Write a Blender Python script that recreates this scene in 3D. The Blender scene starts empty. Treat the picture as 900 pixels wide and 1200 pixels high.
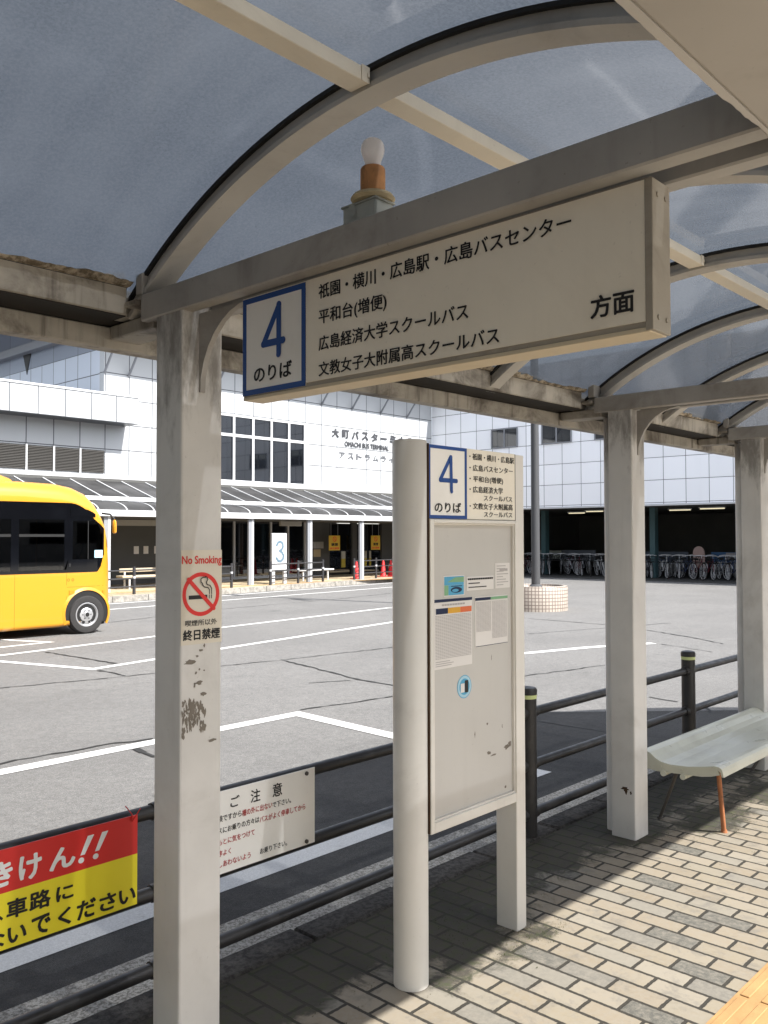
import bpy, bmesh, math, random
from mathutils import Vector, Matrix
random.seed(7)
S = bpy.context.scene
COL = S.collection
# ------------------------------------------------------------------ camera, sky, sun, exposure
cam = bpy.data.objects.new('camera', bpy.data.cameras.new('camera'))
COL.objects.link(cam)
cam.data.sensor_fit = 'VERTICAL'
cam.data.sensor_height = 24.0
cam.data.lens = 24.0 * 1027.138 / 1200.0
cam.data.clip_start = 0.02
cam.data.clip_end = 800.0
yaw, pitch, roll = 0.74974645, 0.02890458, -0.00208698
fw = Vector((math.cos(pitch)*math.cos(yaw), math.cos(pitch)*math.sin(yaw), math.sin(pitch)))
rt = Vector((math.sin(yaw), -math.cos(yaw), 0))
up = rt.cross(fw)
r2 = rt*math.cos(roll) + up*math.sin(roll)
u2 = -rt*math.sin(roll) + up*math.cos(roll)
cam.matrix_world = Matrix(((r2.x, u2.x, -fw.x, 0), (r2.y, u2.y, -fw.y, 0), (r2.z, u2.z, -fw.z, 1.6), (0, 0, 0, 1)))
S.camera = cam

SUN_TRAVEL = Vector((-0.15, 0.88, -1.0)).normalized()
SUN_EL = math.asin(-SUN_TRAVEL.z)
SUN_ROT = math.atan2(-SUN_TRAVEL.x, -SUN_TRAVEL.y)
world = bpy.data.worlds.new('World')
S.world = world
world.use_nodes = True
wn = world.node_tree
bg = wn.nodes['Background']
sky = wn.nodes.new('ShaderNodeTexSky')
sky.sky_type = 'NISHITA'
sky.sun_disc = False
sky.sun_elevation = SUN_EL
sky.sun_rotation = SUN_ROT
sky.dust_density = 1.5
hz = wn.nodes.new('ShaderNodeHueSaturation')
hz.inputs['Saturation'].default_value = 0.45
wn.links.new(sky.outputs[0], hz.inputs['Color'])
wn.links.new(hz.outputs[0], bg.inputs[0])
bg.inputs[1].default_value = 0.15
sun = bpy.data.objects.new('sun', bpy.data.lights.new('sun', 'SUN'))
COL.objects.link(sun)
sun.data.energy = 4.2
sun.data.angle = math.radians(0.5)
sun.data.color = (1.0, 0.96, 0.90)
sun.rotation_euler = SUN_TRAVEL.to_track_quat('-Z', 'Y').to_euler()
S.view_settings.view_transform = 'Standard'
S.view_settings.look = 'None'
S.view_settings.exposure = 1.36
S.view_settings.gamma = 1.0
S.render.engine = 'CYCLES'
S.cycles.use_denoising = True
S.cycles.max_bounces = 8
S.cycles.transparent_max_bounces = 16
S.cycles.caustics_reflective = False
S.cycles.caustics_refractive = False

# ------------------------------------------------------------------ materials
class N:
    def __init__(s, name):
        s.m = bpy.data.materials.new(name)
        s.m.use_nodes = True
        s.t = s.m.node_tree
        s.b = s.t.nodes['Principled BSDF']
        s.out = s.t.nodes['Material Output']
        s.tc = s.t.nodes.new('ShaderNodeTexCoord')
        s.obj = s.tc.outputs['Object']
    def n(s, kind, **kw):
        x = s.t.nodes.new('ShaderNode' + kind)
        for k, v in kw.items():
            setattr(x, k, v)
        return x
    def l(s, a, b):
        s.t.links.new(a, b)
    def val(s, sock, v):
        if hasattr(v, 'node'):
            s.l(v, sock)
        else:
            sock.default_value = v
    def math(s, op, a, b=0.0, clamp=False):
        x = s.n('Math', operation=op, use_clamp=clamp)
        s.val(x.inputs[0], a)
        s.val(x.inputs[1], b)
        return x.outputs[0]
    def mix(s, f, a, b, mode='MIX'):
        x = s.n('Mix', data_type='RGBA', blend_type=mode)
        s.val(x.inputs[0], f)
        s.val(x.inputs[6], c4(a))
        s.val(x.inputs[7], c4(b))
        return x.outputs[2]
    def mapping(s, scale=(1, 1, 1), loc=(0, 0, 0), src=None):
        x = s.n('Mapping')
        x.inputs['Scale'].default_value = scale
        x.inputs['Location'].default_value = loc
        s.l(src or s.obj, x.inputs[0])
        return x.outputs[0]
    def noise(s, scale, detail=4, rough=0.55, vec=None, dist=0.0):
        x = s.n('TexNoise')
        x.inputs['Scale'].default_value = scale
        x.inputs['Detail'].default_value = detail
        x.inputs['Roughness'].default_value = rough
        x.inputs['Distortion'].default_value = dist
        s.l(vec or s.obj, x.inputs['Vector'])
        return x.outputs['Fac']
    def ramp(s, f, a, b, lo=0.0, hi=1.0):
        x = s.n('MapRange', interpolation_type='SMOOTHSTEP')
        s.val(x.inputs[0], f)
        x.inputs[1].default_value = a
        x.inputs[2].default_value = b
        x.inputs[3].default_value = lo
        x.inputs[4].default_value = hi
        return x.outputs[0]
    def xyz(s):
        x = s.n('SeparateXYZ')
        s.l(s.obj, x.inputs[0])
        return x.outputs
    def comb(s, a, b, c=0.0):
        x = s.n('CombineXYZ')
        for i, v in enumerate((a, b, c)):
            s.val(x.inputs[i], v)
        return x.outputs[0]
    def bump(s, h, strength=0.3, dist=0.01):
        x = s.n('Bump')
        x.inputs['Strength'].default_value = strength
        x.inputs['Distance'].default_value = dist
        s.l(h, x.inputs['Height'])
        s.l(x.outputs[0], s.b.inputs['Normal'])
    def set(s, col=None, rough=None, metal=None, spec=None, coat=None):
        if col is not None: s.val(s.b.inputs['Base Color'], c4(col))
        if rough is not None: s.val(s.b.inputs['Roughness'], rough)
        if metal is not None: s.val(s.b.inputs['Metallic'], metal)
        if spec is not None: s.val(s.b.inputs['Specular IOR Level'], spec)
        if coat is not None: s.val(s.b.inputs['Coat Weight'], coat)
        return s.m

def c4(c):
    if hasattr(c, 'node'):
        return c
    return (c[0], c[1], c[2], 1.0) if len(c) == 3 else c

def paint(name, col, rough=0.5, var=0.12, scale=6.0, dirt=None, damt=0.0, streak=0.0, bump=0.05, spec=0.4, chips=None, lo=0.52, hi=0.72):
    k = N(name)
    f = k.noise(scale, 5)
    c = k.mix(k.ramp(f, 0.3, 0.7), [x*(1-var) for x in col], [min(1, x*(1+var*0.6)) for x in col])
    if dirt:
        g = k.ramp(k.noise(scale*0.55, 7, 0.68, dist=0.6), lo, hi, 0, damt)
        c = k.mix(g, c, dirt)
        if streak:
            v = k.mapping((22, 22, 1.6))
            c = k.mix(k.ramp(k.noise(1.0, 4, 0.6, vec=v), 0.5, 0.78, 0, streak), c, dirt)
        sp = k.ramp(k.noise(90, 2, 0.5), 0.70, 0.78, 0, 0.35*min(1, damt*1.5))
        c = k.mix(sp, c, [x*0.5 for x in dirt])
    if chips:
        ch = k.ramp(k.noise(9, 6, 0.6, dist=0.3), chips[0], chips[0]+0.02)
        c = k.mix(ch, c, chips[1])
    k.bump(k.noise(scale*14, 3), bump, 0.004)
    r = k.ramp(k.noise(scale*2, 4), 0.3, 0.7, rough-0.08, rough+0.1)
    return k.set(c, r, spec=spec)

def flat(name, col, rough=0.6, var=0.06, scale=20, spec=0.3, bump=0.0):
    k = N(name)
    c = k.mix(k.noise(scale, 4), [x*(1-var) for x in col], [min(1, x*(1+var)) for x in col])
    if bump: k.bump(k.noise(scale*5, 3), bump, 0.003)
    return k.set(c, rough, spec=spec)

M = {}
M['post'] = paint('shelter_post_paint', (0.63, 0.61, 0.575), 0.5, 0.08, 3.5, (0.20, 0.17, 0.13), 0.32, 0.10, 0.06, lo=0.5, hi=0.75)
_m = M['post'].node_tree
_o = N.__new__(N); _o.m = M['post']; _o.t = _m; _o.b = _m.nodes['Principled BSDF']; _o.tc = _m.nodes['Texture Coordinate']; _o.obj = _o.tc.outputs['Object']
_x = _o.xyz()
_f = _o.math('ADD', _o.ramp(_x[2], 1.72, 2.22, 0, 0.34), _o.noise(1.0, 6, 0.7, vec=_o.mapping((9, 9, 3.2))))
_src = _o.b.inputs['Base Color'].links[0].from_socket
_o.l(_o.mix(_o.ramp(_f, 0.66, 0.92, 0, 0.72), _src, (0.13, 0.115, 0.095)), _o.b.inputs['Base Color'])
M['beam'] = paint('shelter_beam_paint', (0.385, 0.365, 0.335), 0.55, 0.13, 4, (0.13, 0.11, 0.085), 0.55, 0.18, 0.1, lo=0.48, hi=0.72)
M['gutter'] = paint('shelter_gutter_paint', (0.46, 0.42, 0.355), 0.6, 0.2, 5, (0.075, 0.06, 0.045), 0.85, 0.75, 0.14, lo=0.45, hi=0.68)
M['gutter_clean'] = paint('shelter_edge_beam_paint', (0.43, 0.40, 0.36), 0.55, 0.08, 3, (0.16, 0.13, 0.1), 0.25, 0.0, 0.05)
M['rib'] = paint('shelter_rib_paint', (0.54, 0.51, 0.46), 0.5, 0.1, 4, (0.15, 0.12, 0.09), 0.45, 0.0, 0.08, lo=0.5, hi=0.74)
M['purlin'] = paint('shelter_purlin_paint', (0.80, 0.73, 0.60), 0.45, 0.06, 3, (0.25, 0.2, 0.15), 0.25, 0.0, 0.05)
M['gasket'] = flat('black_rubber_gasket', (0.02, 0.02, 0.02), 0.6)
k = N('crumbling_sealant')
c = k.mix(k.ramp(k.noise(30, 6, 0.7), 0.4, 0.62), (0.19, 0.155, 0.11), (0.58, 0.50, 0.39))
k.bump(k.noise(55, 6, 0.7), 0.9, 0.02)
M['sealant'] = k.set(c, 0.95, spec=0.1)

# smoked translucent roof sheet: the lower skin holds the tint, the upper skin is clear
k = N('smoked_roof_sheet')
dust = k.noise(120, 4, 0.75)
big = k.noise(0.9, 5, 0.6, dist=0.6)
strk = k.noise(1.0, 5, 0.65, vec=k.mapping((9, 0.8, 0.8)))
wash = k.ramp(k.math('ADD', k.math('MULTIPLY', big, 0.6), k.math('MULTIPLY', strk, 0.4)), 0.38, 0.62)
tr = k.n('BsdfTransparent')
k.l(k.mix(wash, (0.15, 0.16, 0.18), (0.20, 0.21, 0.225)), tr.inputs[0])
tl = k.n('BsdfTranslucent')
df = k.n('BsdfDiffuse')
k.l(k.mix(k.ramp(dust, 0.35, 0.68), (0.12, 0.14, 0.165), (0.20, 0.215, 0.24)), df.inputs[0])
k.l(k.mix(k.ramp(dust, 0.33, 0.68), k.mix(wash, (0.088, 0.106, 0.132), (0.138, 0.156, 0.183)), (0.135, 0.156, 0.184)), tl.inputs[0])
spk = k.ramp(k.noise(150, 2, 0.5), 0.66, 0.72, 0, 0.35)
m1 = k.n('MixShader'); m1.inputs[0].default_value = 0.5
k.l(df.outputs[0], m1.inputs[1]); k.l(tl.outputs[0], m1.inputs[2])
dk = k.n('BsdfDiffuse'); dk.inputs[0].default_value = (0.05, 0.05, 0.05, 1)
m0 = k.n('MixShader'); k.l(spk, m0.inputs[0]); k.l(m1.outputs[0], m0.inputs[1]); k.l(dk.outputs[0], m0.inputs[2])
m1 = m0
m2 = k.n('MixShader'); m2.inputs[0].default_value = 0.62
k.l(tr.outputs[0], m2.inputs[1]); k.l(m1.outputs[0], m2.inputs[2])
gl = k.n('BsdfGlossy'); gl.inputs['Roughness'].default_value = 0.06
bp = k.n('Bump'); bp.inputs['Strength'].default_value = 0.12; bp.inputs['Distance'].default_value = 0.03
k.l(k.noise(1.1, 2, 0.4), bp.inputs['Height']); k.l(bp.outputs[0], gl.inputs['Normal'])
fr = k.n('Fresnel'); fr.inputs[0].default_value = 1.5
m3 = k.n('MixShader')
k.l(fr.outputs[0], m3.inputs[0])
k.l(m2.outputs[0], m3.inputs[1]); k.l(gl.outputs[0], m3.inputs[2])
k.l(m3.outputs[0], k.out.inputs[0])
M['roof'] = k.m
k = N('clear_roof_skin')
tr = k.n('BsdfTransparent'); tr.inputs[0].default_value = (0.95, 0.95, 0.95, 1)
k.l(tr.outputs[0], k.out.inputs[0])
M['roof_top'] = k.m

# asphalt
k = N('worn_asphalt')
fine = k.noise(140, 4, 0.75)
mid = k.noise(55, 3, 0.8)
large = k.noise(0.35, 5, 0.6)
c = k.mix(k.ramp(fine, 0.33, 0.68), (0.09017, 0.08922, 0.08828), (0.2326, 0.2297, 0.224))
c = k.mix(k.ramp(mid, 0.40, 0.62, 0, 0.6), c, (0.2231, 0.2202, 0.2145))
c = k.mix(k.ramp(large, 0.40, 0.66, 0, 0.5), c, (0.1281, 0.1272, 0.1253))
c = k.mix(k.ramp(k.noise(1.3, 7, 0.72, dist=0.4), 0.54, 0.72, 0, 0.45), c, (0.09967, 0.09872, 0.09682))
c = k.mix(k.ramp(k.noise(16, 8, 0.88), 0.40, 0.60, 0, 0.45), c, (0.08475, 0.08362, 0.08249))
trk = k.noise(1.0, 5, 0.6, vec=k.mapping((0.12, 1.5, 1)))
c = k.mix(k.ramp(trk, 0.56, 0.70, 0, 0.22), c, (0.1044, 0.1035, 0.1016))
c = k.mix(k.ramp(k.noise(220, 1, 0.5), 0.66, 0.72, 0, 0.7), c, (0.3987, 0.3892, 0.3797))
c = k.mix(k.ramp(k.noise(0.9, 3, 0.5, vec=k.mapping((1, 1, 1), (7, 3, 0))), 0.72, 0.76, 0, 0.6), c, (0.05695, 0.05695, 0.05695))
k.bump(fine, 0.6, 0.012)
M['asphalt'] = k.set(c, 0.9, spec=0.2)

k = N('darker_asphalt')  # the worn asphalt mix with every tone darkened
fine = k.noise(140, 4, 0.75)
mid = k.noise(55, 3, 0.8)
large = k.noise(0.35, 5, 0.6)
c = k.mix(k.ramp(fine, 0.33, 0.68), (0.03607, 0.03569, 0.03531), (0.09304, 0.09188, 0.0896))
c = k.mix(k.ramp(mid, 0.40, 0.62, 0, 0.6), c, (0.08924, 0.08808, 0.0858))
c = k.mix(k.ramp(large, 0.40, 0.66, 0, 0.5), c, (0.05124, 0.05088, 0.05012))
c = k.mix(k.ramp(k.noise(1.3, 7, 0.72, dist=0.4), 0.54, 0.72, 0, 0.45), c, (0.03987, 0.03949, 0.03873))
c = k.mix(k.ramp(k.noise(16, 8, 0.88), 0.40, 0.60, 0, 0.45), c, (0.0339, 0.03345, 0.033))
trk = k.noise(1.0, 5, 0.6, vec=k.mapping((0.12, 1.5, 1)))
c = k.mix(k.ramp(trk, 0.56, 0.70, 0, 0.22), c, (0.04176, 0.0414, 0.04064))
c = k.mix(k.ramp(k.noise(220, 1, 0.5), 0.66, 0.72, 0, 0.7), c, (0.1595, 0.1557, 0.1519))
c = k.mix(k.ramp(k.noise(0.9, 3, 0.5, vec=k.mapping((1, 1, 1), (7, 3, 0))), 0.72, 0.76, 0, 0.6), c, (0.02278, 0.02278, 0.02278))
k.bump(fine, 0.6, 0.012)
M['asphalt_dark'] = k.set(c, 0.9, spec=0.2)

def aggregate(name, lo, hi, sc=70):
    k = N(name)
    f = k.noise(sc, 4, 0.75)
    c = k.mix(k.ramp(f, 0.36, 0.62), lo, hi)
    c = k.mix(k.ramp(k.noise(2.2, 6, 0.7), 0.5, 0.75, 0, 0.5), c, [x*0.55 for x in lo])
    k.bump(f, 0.5, 0.01)
    return k.set(c, 0.92, spec=0.2)
M['gutter_conc'] = aggregate('exposed_aggregate_concrete', (0.16, 0.15, 0.13), (0.46, 0.44, 0.40), 75)
M['kerb'] = aggregate('dark_kerb_concrete', (0.032, 0.030, 0.028), (0.075, 0.07, 0.065), 40)
M['far_kerb'] = aggregate('far_kerb_concrete', (0.20, 0.19, 0.17), (0.34, 0.32, 0.29), 6)
M['far_pave'] = aggregate('far_tan_paving', (0.33, 0.26, 0.17), (0.46, 0.38, 0.26), 5)

k = N('white_road_paint')
w = k.mix(k.ramp(k.noise(120, 4, 0.7), 0.35, 0.7), (0.5084, 0.5084, 0.5002), (0.656, 0.656, 0.6478))
w = k.mix(k.ramp(k.noise(9, 6, 0.75), 0.60, 0.74, 0, 0.6), w, (0.246, 0.2419, 0.2337))
k.bump(k.noise(140, 4, 0.75), 0.4, 0.008)
M['roadpaint'] = k.set(w, 0.8, spec=0.2)
M['crack'] = flat('tar_filled_crack', (0.025, 0.025, 0.025), 0.8)

# paving bricks: long side across the platform
k = N('platform_paving_bricks')
x = k.xyz()
wob = k.math('MULTIPLY', k.math('SUBTRACT', k.noise(45, 5, 0.7), 0.5), 0.010)
vec = k.comb(k.math('ADD', k.math('ADD', x[1], wob), 0.022), k.math('ADD', k.math('ADD', x[0], wob), 0.018))
br = k.n('TexBrick', offset=0.5, offset_frequency=2, squash=1.0)
br.inputs['Color1'].default_value = (0, 0, 0, 1)
br.inputs['Color2'].default_value = (1, 1, 1, 1)
br.inputs['Mortar'].default_value = (0.5, 0.5, 0.5, 1)
br.inputs['Scale'].default_value = 1.0
br.inputs['Mortar Size'].default_value = 0.0074
br.inputs['Mortar Smooth'].default_value = 0.2
br.inputs['Bias'].default_value = 0.0
br.inputs['Brick Width'].default_value = 0.2
br.inputs['Row Height'].default_value = 0.0985
k.l(vec, br.inputs['Vector'])
rp = k.n('ValToRGB')
el = rp.color_ramp.elements
el[0].position = 0.0; el[0].color = (0.07742, 0.07673, 0.06875, 1)
el[1].position = 1.0; el[1].color = (0.2322, 0.2008, 0.1512, 1)
for p, cc in ((0.06, (0.09585, 0.09324, 0.08249)), (0.09, (0.14, 0.1327, 0.1169)), (0.19, (0.2064, 0.1922, 0.1615)), (0.28, (0.2322, 0.2008, 0.1478)), (0.45, (0.2101, 0.1772, 0.1306)), (0.62, (0.247, 0.2152, 0.167)), (0.8, (0.2213, 0.185, 0.134)), (0.9, (0.2507, 0.2259, 0.1822))):
    e = el.new(p); e.color = cc + (1,)
k.l(br.outputs['Color'], rp.inputs[0])
c = k.mix(k.ramp(k.noise(38, 6, 0.75), 0.35, 0.68, 0, 0.6), rp.outputs[0], (0.235, 0.215, 0.18))
c = k.mix(k.ramp(k.noise(7, 7, 0.75, dist=0.4), 0.50, 0.68, 0, 0.55), c, (0.13, 0.123, 0.112))
c = k.mix(br.outputs['Fac'], c, k.mix(k.noise(40, 4), (0.018, 0.017, 0.014), (0.055, 0.05, 0.042)))
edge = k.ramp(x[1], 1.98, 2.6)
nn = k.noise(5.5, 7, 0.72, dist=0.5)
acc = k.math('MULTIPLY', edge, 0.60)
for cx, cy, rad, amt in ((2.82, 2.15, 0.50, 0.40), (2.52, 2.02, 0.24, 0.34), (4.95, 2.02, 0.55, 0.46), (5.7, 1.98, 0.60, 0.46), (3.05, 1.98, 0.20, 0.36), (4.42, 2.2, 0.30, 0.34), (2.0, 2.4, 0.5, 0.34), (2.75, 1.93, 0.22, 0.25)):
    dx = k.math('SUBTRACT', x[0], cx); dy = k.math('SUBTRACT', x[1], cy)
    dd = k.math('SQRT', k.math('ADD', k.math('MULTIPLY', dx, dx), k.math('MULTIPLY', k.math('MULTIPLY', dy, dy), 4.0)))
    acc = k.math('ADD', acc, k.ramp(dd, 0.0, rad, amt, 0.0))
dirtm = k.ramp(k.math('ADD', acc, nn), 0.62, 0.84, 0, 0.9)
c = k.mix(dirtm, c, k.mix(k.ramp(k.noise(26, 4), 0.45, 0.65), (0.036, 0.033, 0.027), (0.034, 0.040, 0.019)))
h = k.math('SUBTRACT', k.math('MULTIPLY', k.noise(60, 4), 0.25), br.outputs['Fac'])
k.bump(h, 0.7, 0.006)
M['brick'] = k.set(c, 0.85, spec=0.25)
M['yellow_tile'] = paint('yellow_tactile_tile', (0.3523, 0.2071, 0.08607), 0.7, 0.12, 8, (0.2999, 0.1817, 0.08033), 0.55, 0, 0.2)

# terminal cladding panels
def panels(name, col, ax, o0, o1, w, h, mort=0.017, mcol=(0.07, 0.075, 0.085), rough=0.35, var=0.04):
    k = N(name)
    x = k.xyz()
    vec = k.comb(k.math('SUBTRACT', x[ax], o0 - 60*w), k.math('SUBTRACT', x[2], o1 - 20*h))
    b = k.n('TexBrick', offset=0.0, squash=1.0)
    b.inputs['Color1'].default_value = c4([q*(1-var) for q in col])
    b.inputs['Color2'].default_value = c4([min(1, q*(1+var)) for q in col])
    b.inputs['Mortar'].default_value = c4(mcol)
    b.inputs['Scale'].default_value = 1.0
    b.inputs['Mortar Size'].default_value = mort
    b.inputs['Mortar Smooth'].default_value = 0.1
    b.inputs['Bias'].default_value = 0
    b.inputs['Brick Width'].default_value = w
    b.inputs['Row Height'].default_value = h
    k.l(vec, b.inputs['Vector'])
    v = k.mapping((1.6, 1.6, 0.25))
    c = k.mix(k.ramp(k.noise(1.0, 5, 0.6, vec=v), 0.5, 0.8, 0, 0.10), b.outputs['Color'], [q*0.72 for q in col])
    inv = k.math('SUBTRACT', 1.0, b.outputs['Fac'])
    k.bump(inv, 0.4, 0.02)
    return k.set(c, rough, spec=0.4)
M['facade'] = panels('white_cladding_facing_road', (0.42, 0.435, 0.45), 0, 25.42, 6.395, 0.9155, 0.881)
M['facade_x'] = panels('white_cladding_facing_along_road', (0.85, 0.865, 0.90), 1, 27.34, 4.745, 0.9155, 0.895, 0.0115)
M['facade_side'] = panels('pale_blue_cladding', (0.55, 0.60, 0.68), 1, 27.3, 7.25, 0.9155, 0.86)
M['facade_dark'] = panels('blue_grey_cladding', (0.22, 0.25, 0.31), 1, 27.3, 8.1, 1.83, 3.0, var=0.08)
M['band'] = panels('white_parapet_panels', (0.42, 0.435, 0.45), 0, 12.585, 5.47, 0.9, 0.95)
M['fence'] = flat('dark_fence_paint', (0.035, 0.035, 0.038), 0.5)
M['letter_grey'] = flat('dark_grey_wall_letters', (0.05, 0.052, 0.058), 0.5)
M['soffit'] = flat('grey_soffit', (0.30, 0.31, 0.33), 0.6)
M['white_metal'] = flat('white_painted_metal', (0.50, 0.51, 0.525), 0.4, 0.04, 3)
M['post_grey'] = flat('pale_grey_post_paint', (0.40, 0.41, 0.425), 0.45)
M['grey_metal'] = flat('grey_painted_metal', (0.22, 0.23, 0.25), 0.5, 0.06, 4)
M['strut'] = flat('grey_strut_paint', (0.20, 0.21, 0.23), 0.5)
M['roof_grey'] = flat('grey_roof_metal', (0.25, 0.26, 0.28), 0.6)
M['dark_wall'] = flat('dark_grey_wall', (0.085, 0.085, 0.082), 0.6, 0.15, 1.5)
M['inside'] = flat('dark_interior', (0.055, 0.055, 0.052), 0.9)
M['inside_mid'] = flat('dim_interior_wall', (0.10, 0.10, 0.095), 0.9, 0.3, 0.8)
def glass(name, col, rough=0.03, spec=0.9, coat=0.0):
    k = N(name)
    c = k.mix(k.ramp(k.noise(0.9, 4), 0.4, 0.65), col, [q*1.8 for q in col])
    k.bump(k.noise(0.35, 1), 0.03, 0.2)
    return k.set(c, rough, spec=spec, coat=coat)
M['glass'] = glass('dark_window_glass', (0.003, 0.004, 0.006), coat=1.0)
M['bus_glass'] = glass('black_bus_glass', (0.0022, 0.0025, 0.0035), 0.05, 0.2)
M['bus_pane'] = glass('bus_pane_glass', (0.002, 0.0022, 0.003), 0.03, 0.3)
k = N('tinted_bus_pane')
_tr = k.n('BsdfTransparent'); _tr.inputs[0].default_value = (0.24, 0.25, 0.26, 1)
_gl = k.n('BsdfGlossy'); _gl.inputs['Roughness'].default_value = 0.02
_fr = k.n('Fresnel'); _fr.inputs[0].default_value = 1.5
_mx = k.n('MixShader'); k.l(_fr.outputs[0], _mx.inputs[0]); k.l(_tr.outputs[0], _mx.inputs[1]); k.l(_gl.outputs[0], _mx.inputs[2])
k.l(_mx.outputs[0], k.out.inputs[0])
M['bus_pane'] = k.m
M['seat_blue'] = flat('blue_grey_seat_cloth', (0.10, 0.13, 0.20), 0.8)
M['sky_glass'] = glass('smoked_skylight_glass', (0.030, 0.030, 0.031), 0.55, 0.15)
M['louver'] = flat('dark_louver_metal', (0.05, 0.048, 0.045), 0.6)

# signs
M['sign_face'] = paint('cream_sign_face', (0.88, 0.81, 0.675), 0.4, 0.05, 2.5, (0.40, 0.33, 0.24), 0.25, 0.05, 0.02, lo=0.5, hi=0.8)
M['sign_edge'] = paint('sign_box_metal', (0.36, 0.32, 0.26), 0.5, 0.1, 6, (0.12, 0.1, 0.08), 0.4)
M['sign_under'] = flat('pale_sign_underside', (0.62, 0.53, 0.38), 0.5)
M['plate_white'] = paint('white_number_plate', (0.87, 0.84, 0.78), 0.4, 0.04, 3, (0.5, 0.45, 0.38), 0.2)
M['blue'] = flat('sign_blue', (0.022, 0.075, 0.27), 0.45, 0.05, 5)
M['black'] = flat('black_lettering', (0.018, 0.017, 0.017), 0.5, 0.1)
M['red'] = flat('sign_red', (0.68, 0.035, 0.03), 0.45, 0.05, 6)
M['yellow'] = flat('sign_yellow', (0.90, 0.76, 0.035), 0.45, 0.05, 6)
M['white_letter'] = flat('white_lettering', (0.85, 0.85, 0.83), 0.5)
M['notice'] = paint('white_notice_board', (0.90, 0.88, 0.83), 0.4, 0.04, 3, (0.5, 0.45, 0.36), 0.25)
M['red_letter'] = flat('red_lettering', (0.50, 0.05, 0.05), 0.5)
M['info_post'] = paint('info_board_paint', (0.74, 0.71, 0.65), 0.42, 0.05, 3, (0.25, 0.21, 0.17), 0.22, 0.05, 0.03, chips=(0.755, (0.16, 0.13, 0.11)))
M['info_back'] = paint('info_board_grey_panel', (0.55, 0.53, 0.49), 0.45, 0.05, 2, (0.30, 0.27, 0.24), 0.35, 0.06, 0.03)
M['paper'] = flat('white_paper', (0.76, 0.73, 0.69), 0.8, 0.03, 5)
M['grey_print'] = flat('fine_grey_print', (0.45, 0.42, 0.40), 0.8)
M['navy'] = flat('navy_print', (0.02, 0.03, 0.07), 0.7)
M['amber'] = flat('amber_print', (0.70, 0.38, 0.05), 0.7)
M['orange'] = flat('orange_print', (0.70, 0.17, 0.07), 0.7)
M['sky_blue'] = flat('sky_blue_print', (0.10, 0.38, 0.58), 0.6)
M['green'] = flat('green_print', (0.22, 0.42, 0.24), 0.6)
M['pale_blue'] = flat('pale_blue_print', (0.40, 0.62, 0.72), 0.6)
M['sticker'] = paint('cream_sticker', (0.68, 0.62, 0.51), 0.45, 0.04, 4, (0.4, 0.34, 0.26), 0.2)
M['scuff'] = flat('bare_scuffed_patch', (0.19, 0.165, 0.135), 0.8, 0.25, 60)
M['rust'] = flat('dark_rust', (0.06, 0.035, 0.02), 0.9, 0.3, 50)
M['rail'] = paint('dark_brown_rail_paint', (0.028, 0.026, 0.025), 0.42, 0.2, 12, (0.09, 0.08, 0.07), 0.35, 0, 0.05)
M['reflector'] = flat('yellow_green_reflector', (0.62, 0.68, 0.30), 0.4)
M['bench'] = paint('pale_green_grey_plastic', (0.60, 0.60, 0.50), 0.35, 0.06, 3, (0.22, 0.20, 0.14), 0.3, 0, 0.02, spec=0.5)
M['rust_leg'] = paint('rusty_orange_leg', (0.36, 0.14, 0.06), 0.7, 0.2, 20, (0.10, 0.05, 0.03), 0.7, 0, 0.2)
M['dark_leg'] = flat('dark_steel_leg', (0.10, 0.09, 0.08), 0.6)
M['bulb'] = flat('frosted_bulb_glass', (0.95, 0.93, 0.92), 0.25, 0.02)
_t = M['bulb'].node_tree; _b = _t.nodes['Principled BSDF']
_tl = _t.nodes.new('ShaderNodeBsdfTranslucent'); _tl.inputs[0].default_value = (0.95, 0.92, 0.90, 1)
_mx = _t.nodes.new('ShaderNodeMixShader'); _mx.inputs[0].default_value = 0.5
_t.links.new(_b.outputs[0], _mx.inputs[1]); _t.links.new(_tl.outputs[0], _mx.inputs[2]); _t.links.new(_mx.outputs[0], _t.nodes['Material Output'].inputs[0])
M['socket'] = paint('orange_rusty_socket', (0.50, 0.235, 0.09), 0.7, 0.2, 30, (0.14, 0.07, 0.03), 0.7, 0, 0.2)
M['socket_rim'] = paint('cream_socket_rim', (0.60, 0.48, 0.28), 0.7, 0.15, 30, (0.25, 0.13, 0.06), 0.6, 0, 0.2)
M['box_grey'] = paint('grey_green_junction_box', (0.46, 0.47, 0.42), 0.6, 0.1, 15, (0.14, 0.13, 0.11), 0.4)
# bus
k = N('yellow_bus_paint')
c = k.mix(k.noise(1.2, 3), (0.5263, 0.2334, 0.01135), (0.5526, 0.2532, 0.01514))
M['bus'] = k.set(c, 0.28, spec=0.5, coat=0.5)
M['bus_gap'] = flat('panel_gap', (0.25, 0.14, 0.01), 0.6)
M['tyre'] = flat('rubber_tyre', (0.028, 0.027, 0.027), 0.8, 0.2, 30)
M['rim'] = flat('silver_wheel', (0.55, 0.55, 0.56), 0.3, 0.05, 5)
M['rim'].node_tree.nodes['Principled BSDF'].inputs['Metallic'].default_value = 0.7
M['amber_lens'] = flat('amber_lens', (0.55, 0.2, 0.02), 0.3)
M['black_plastic'] = flat('black_plastic', (0.015, 0.015, 0.015), 0.5)
M['seat_grey'] = flat('dim_seat', (0.012, 0.012, 0.013), 0.8)
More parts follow.
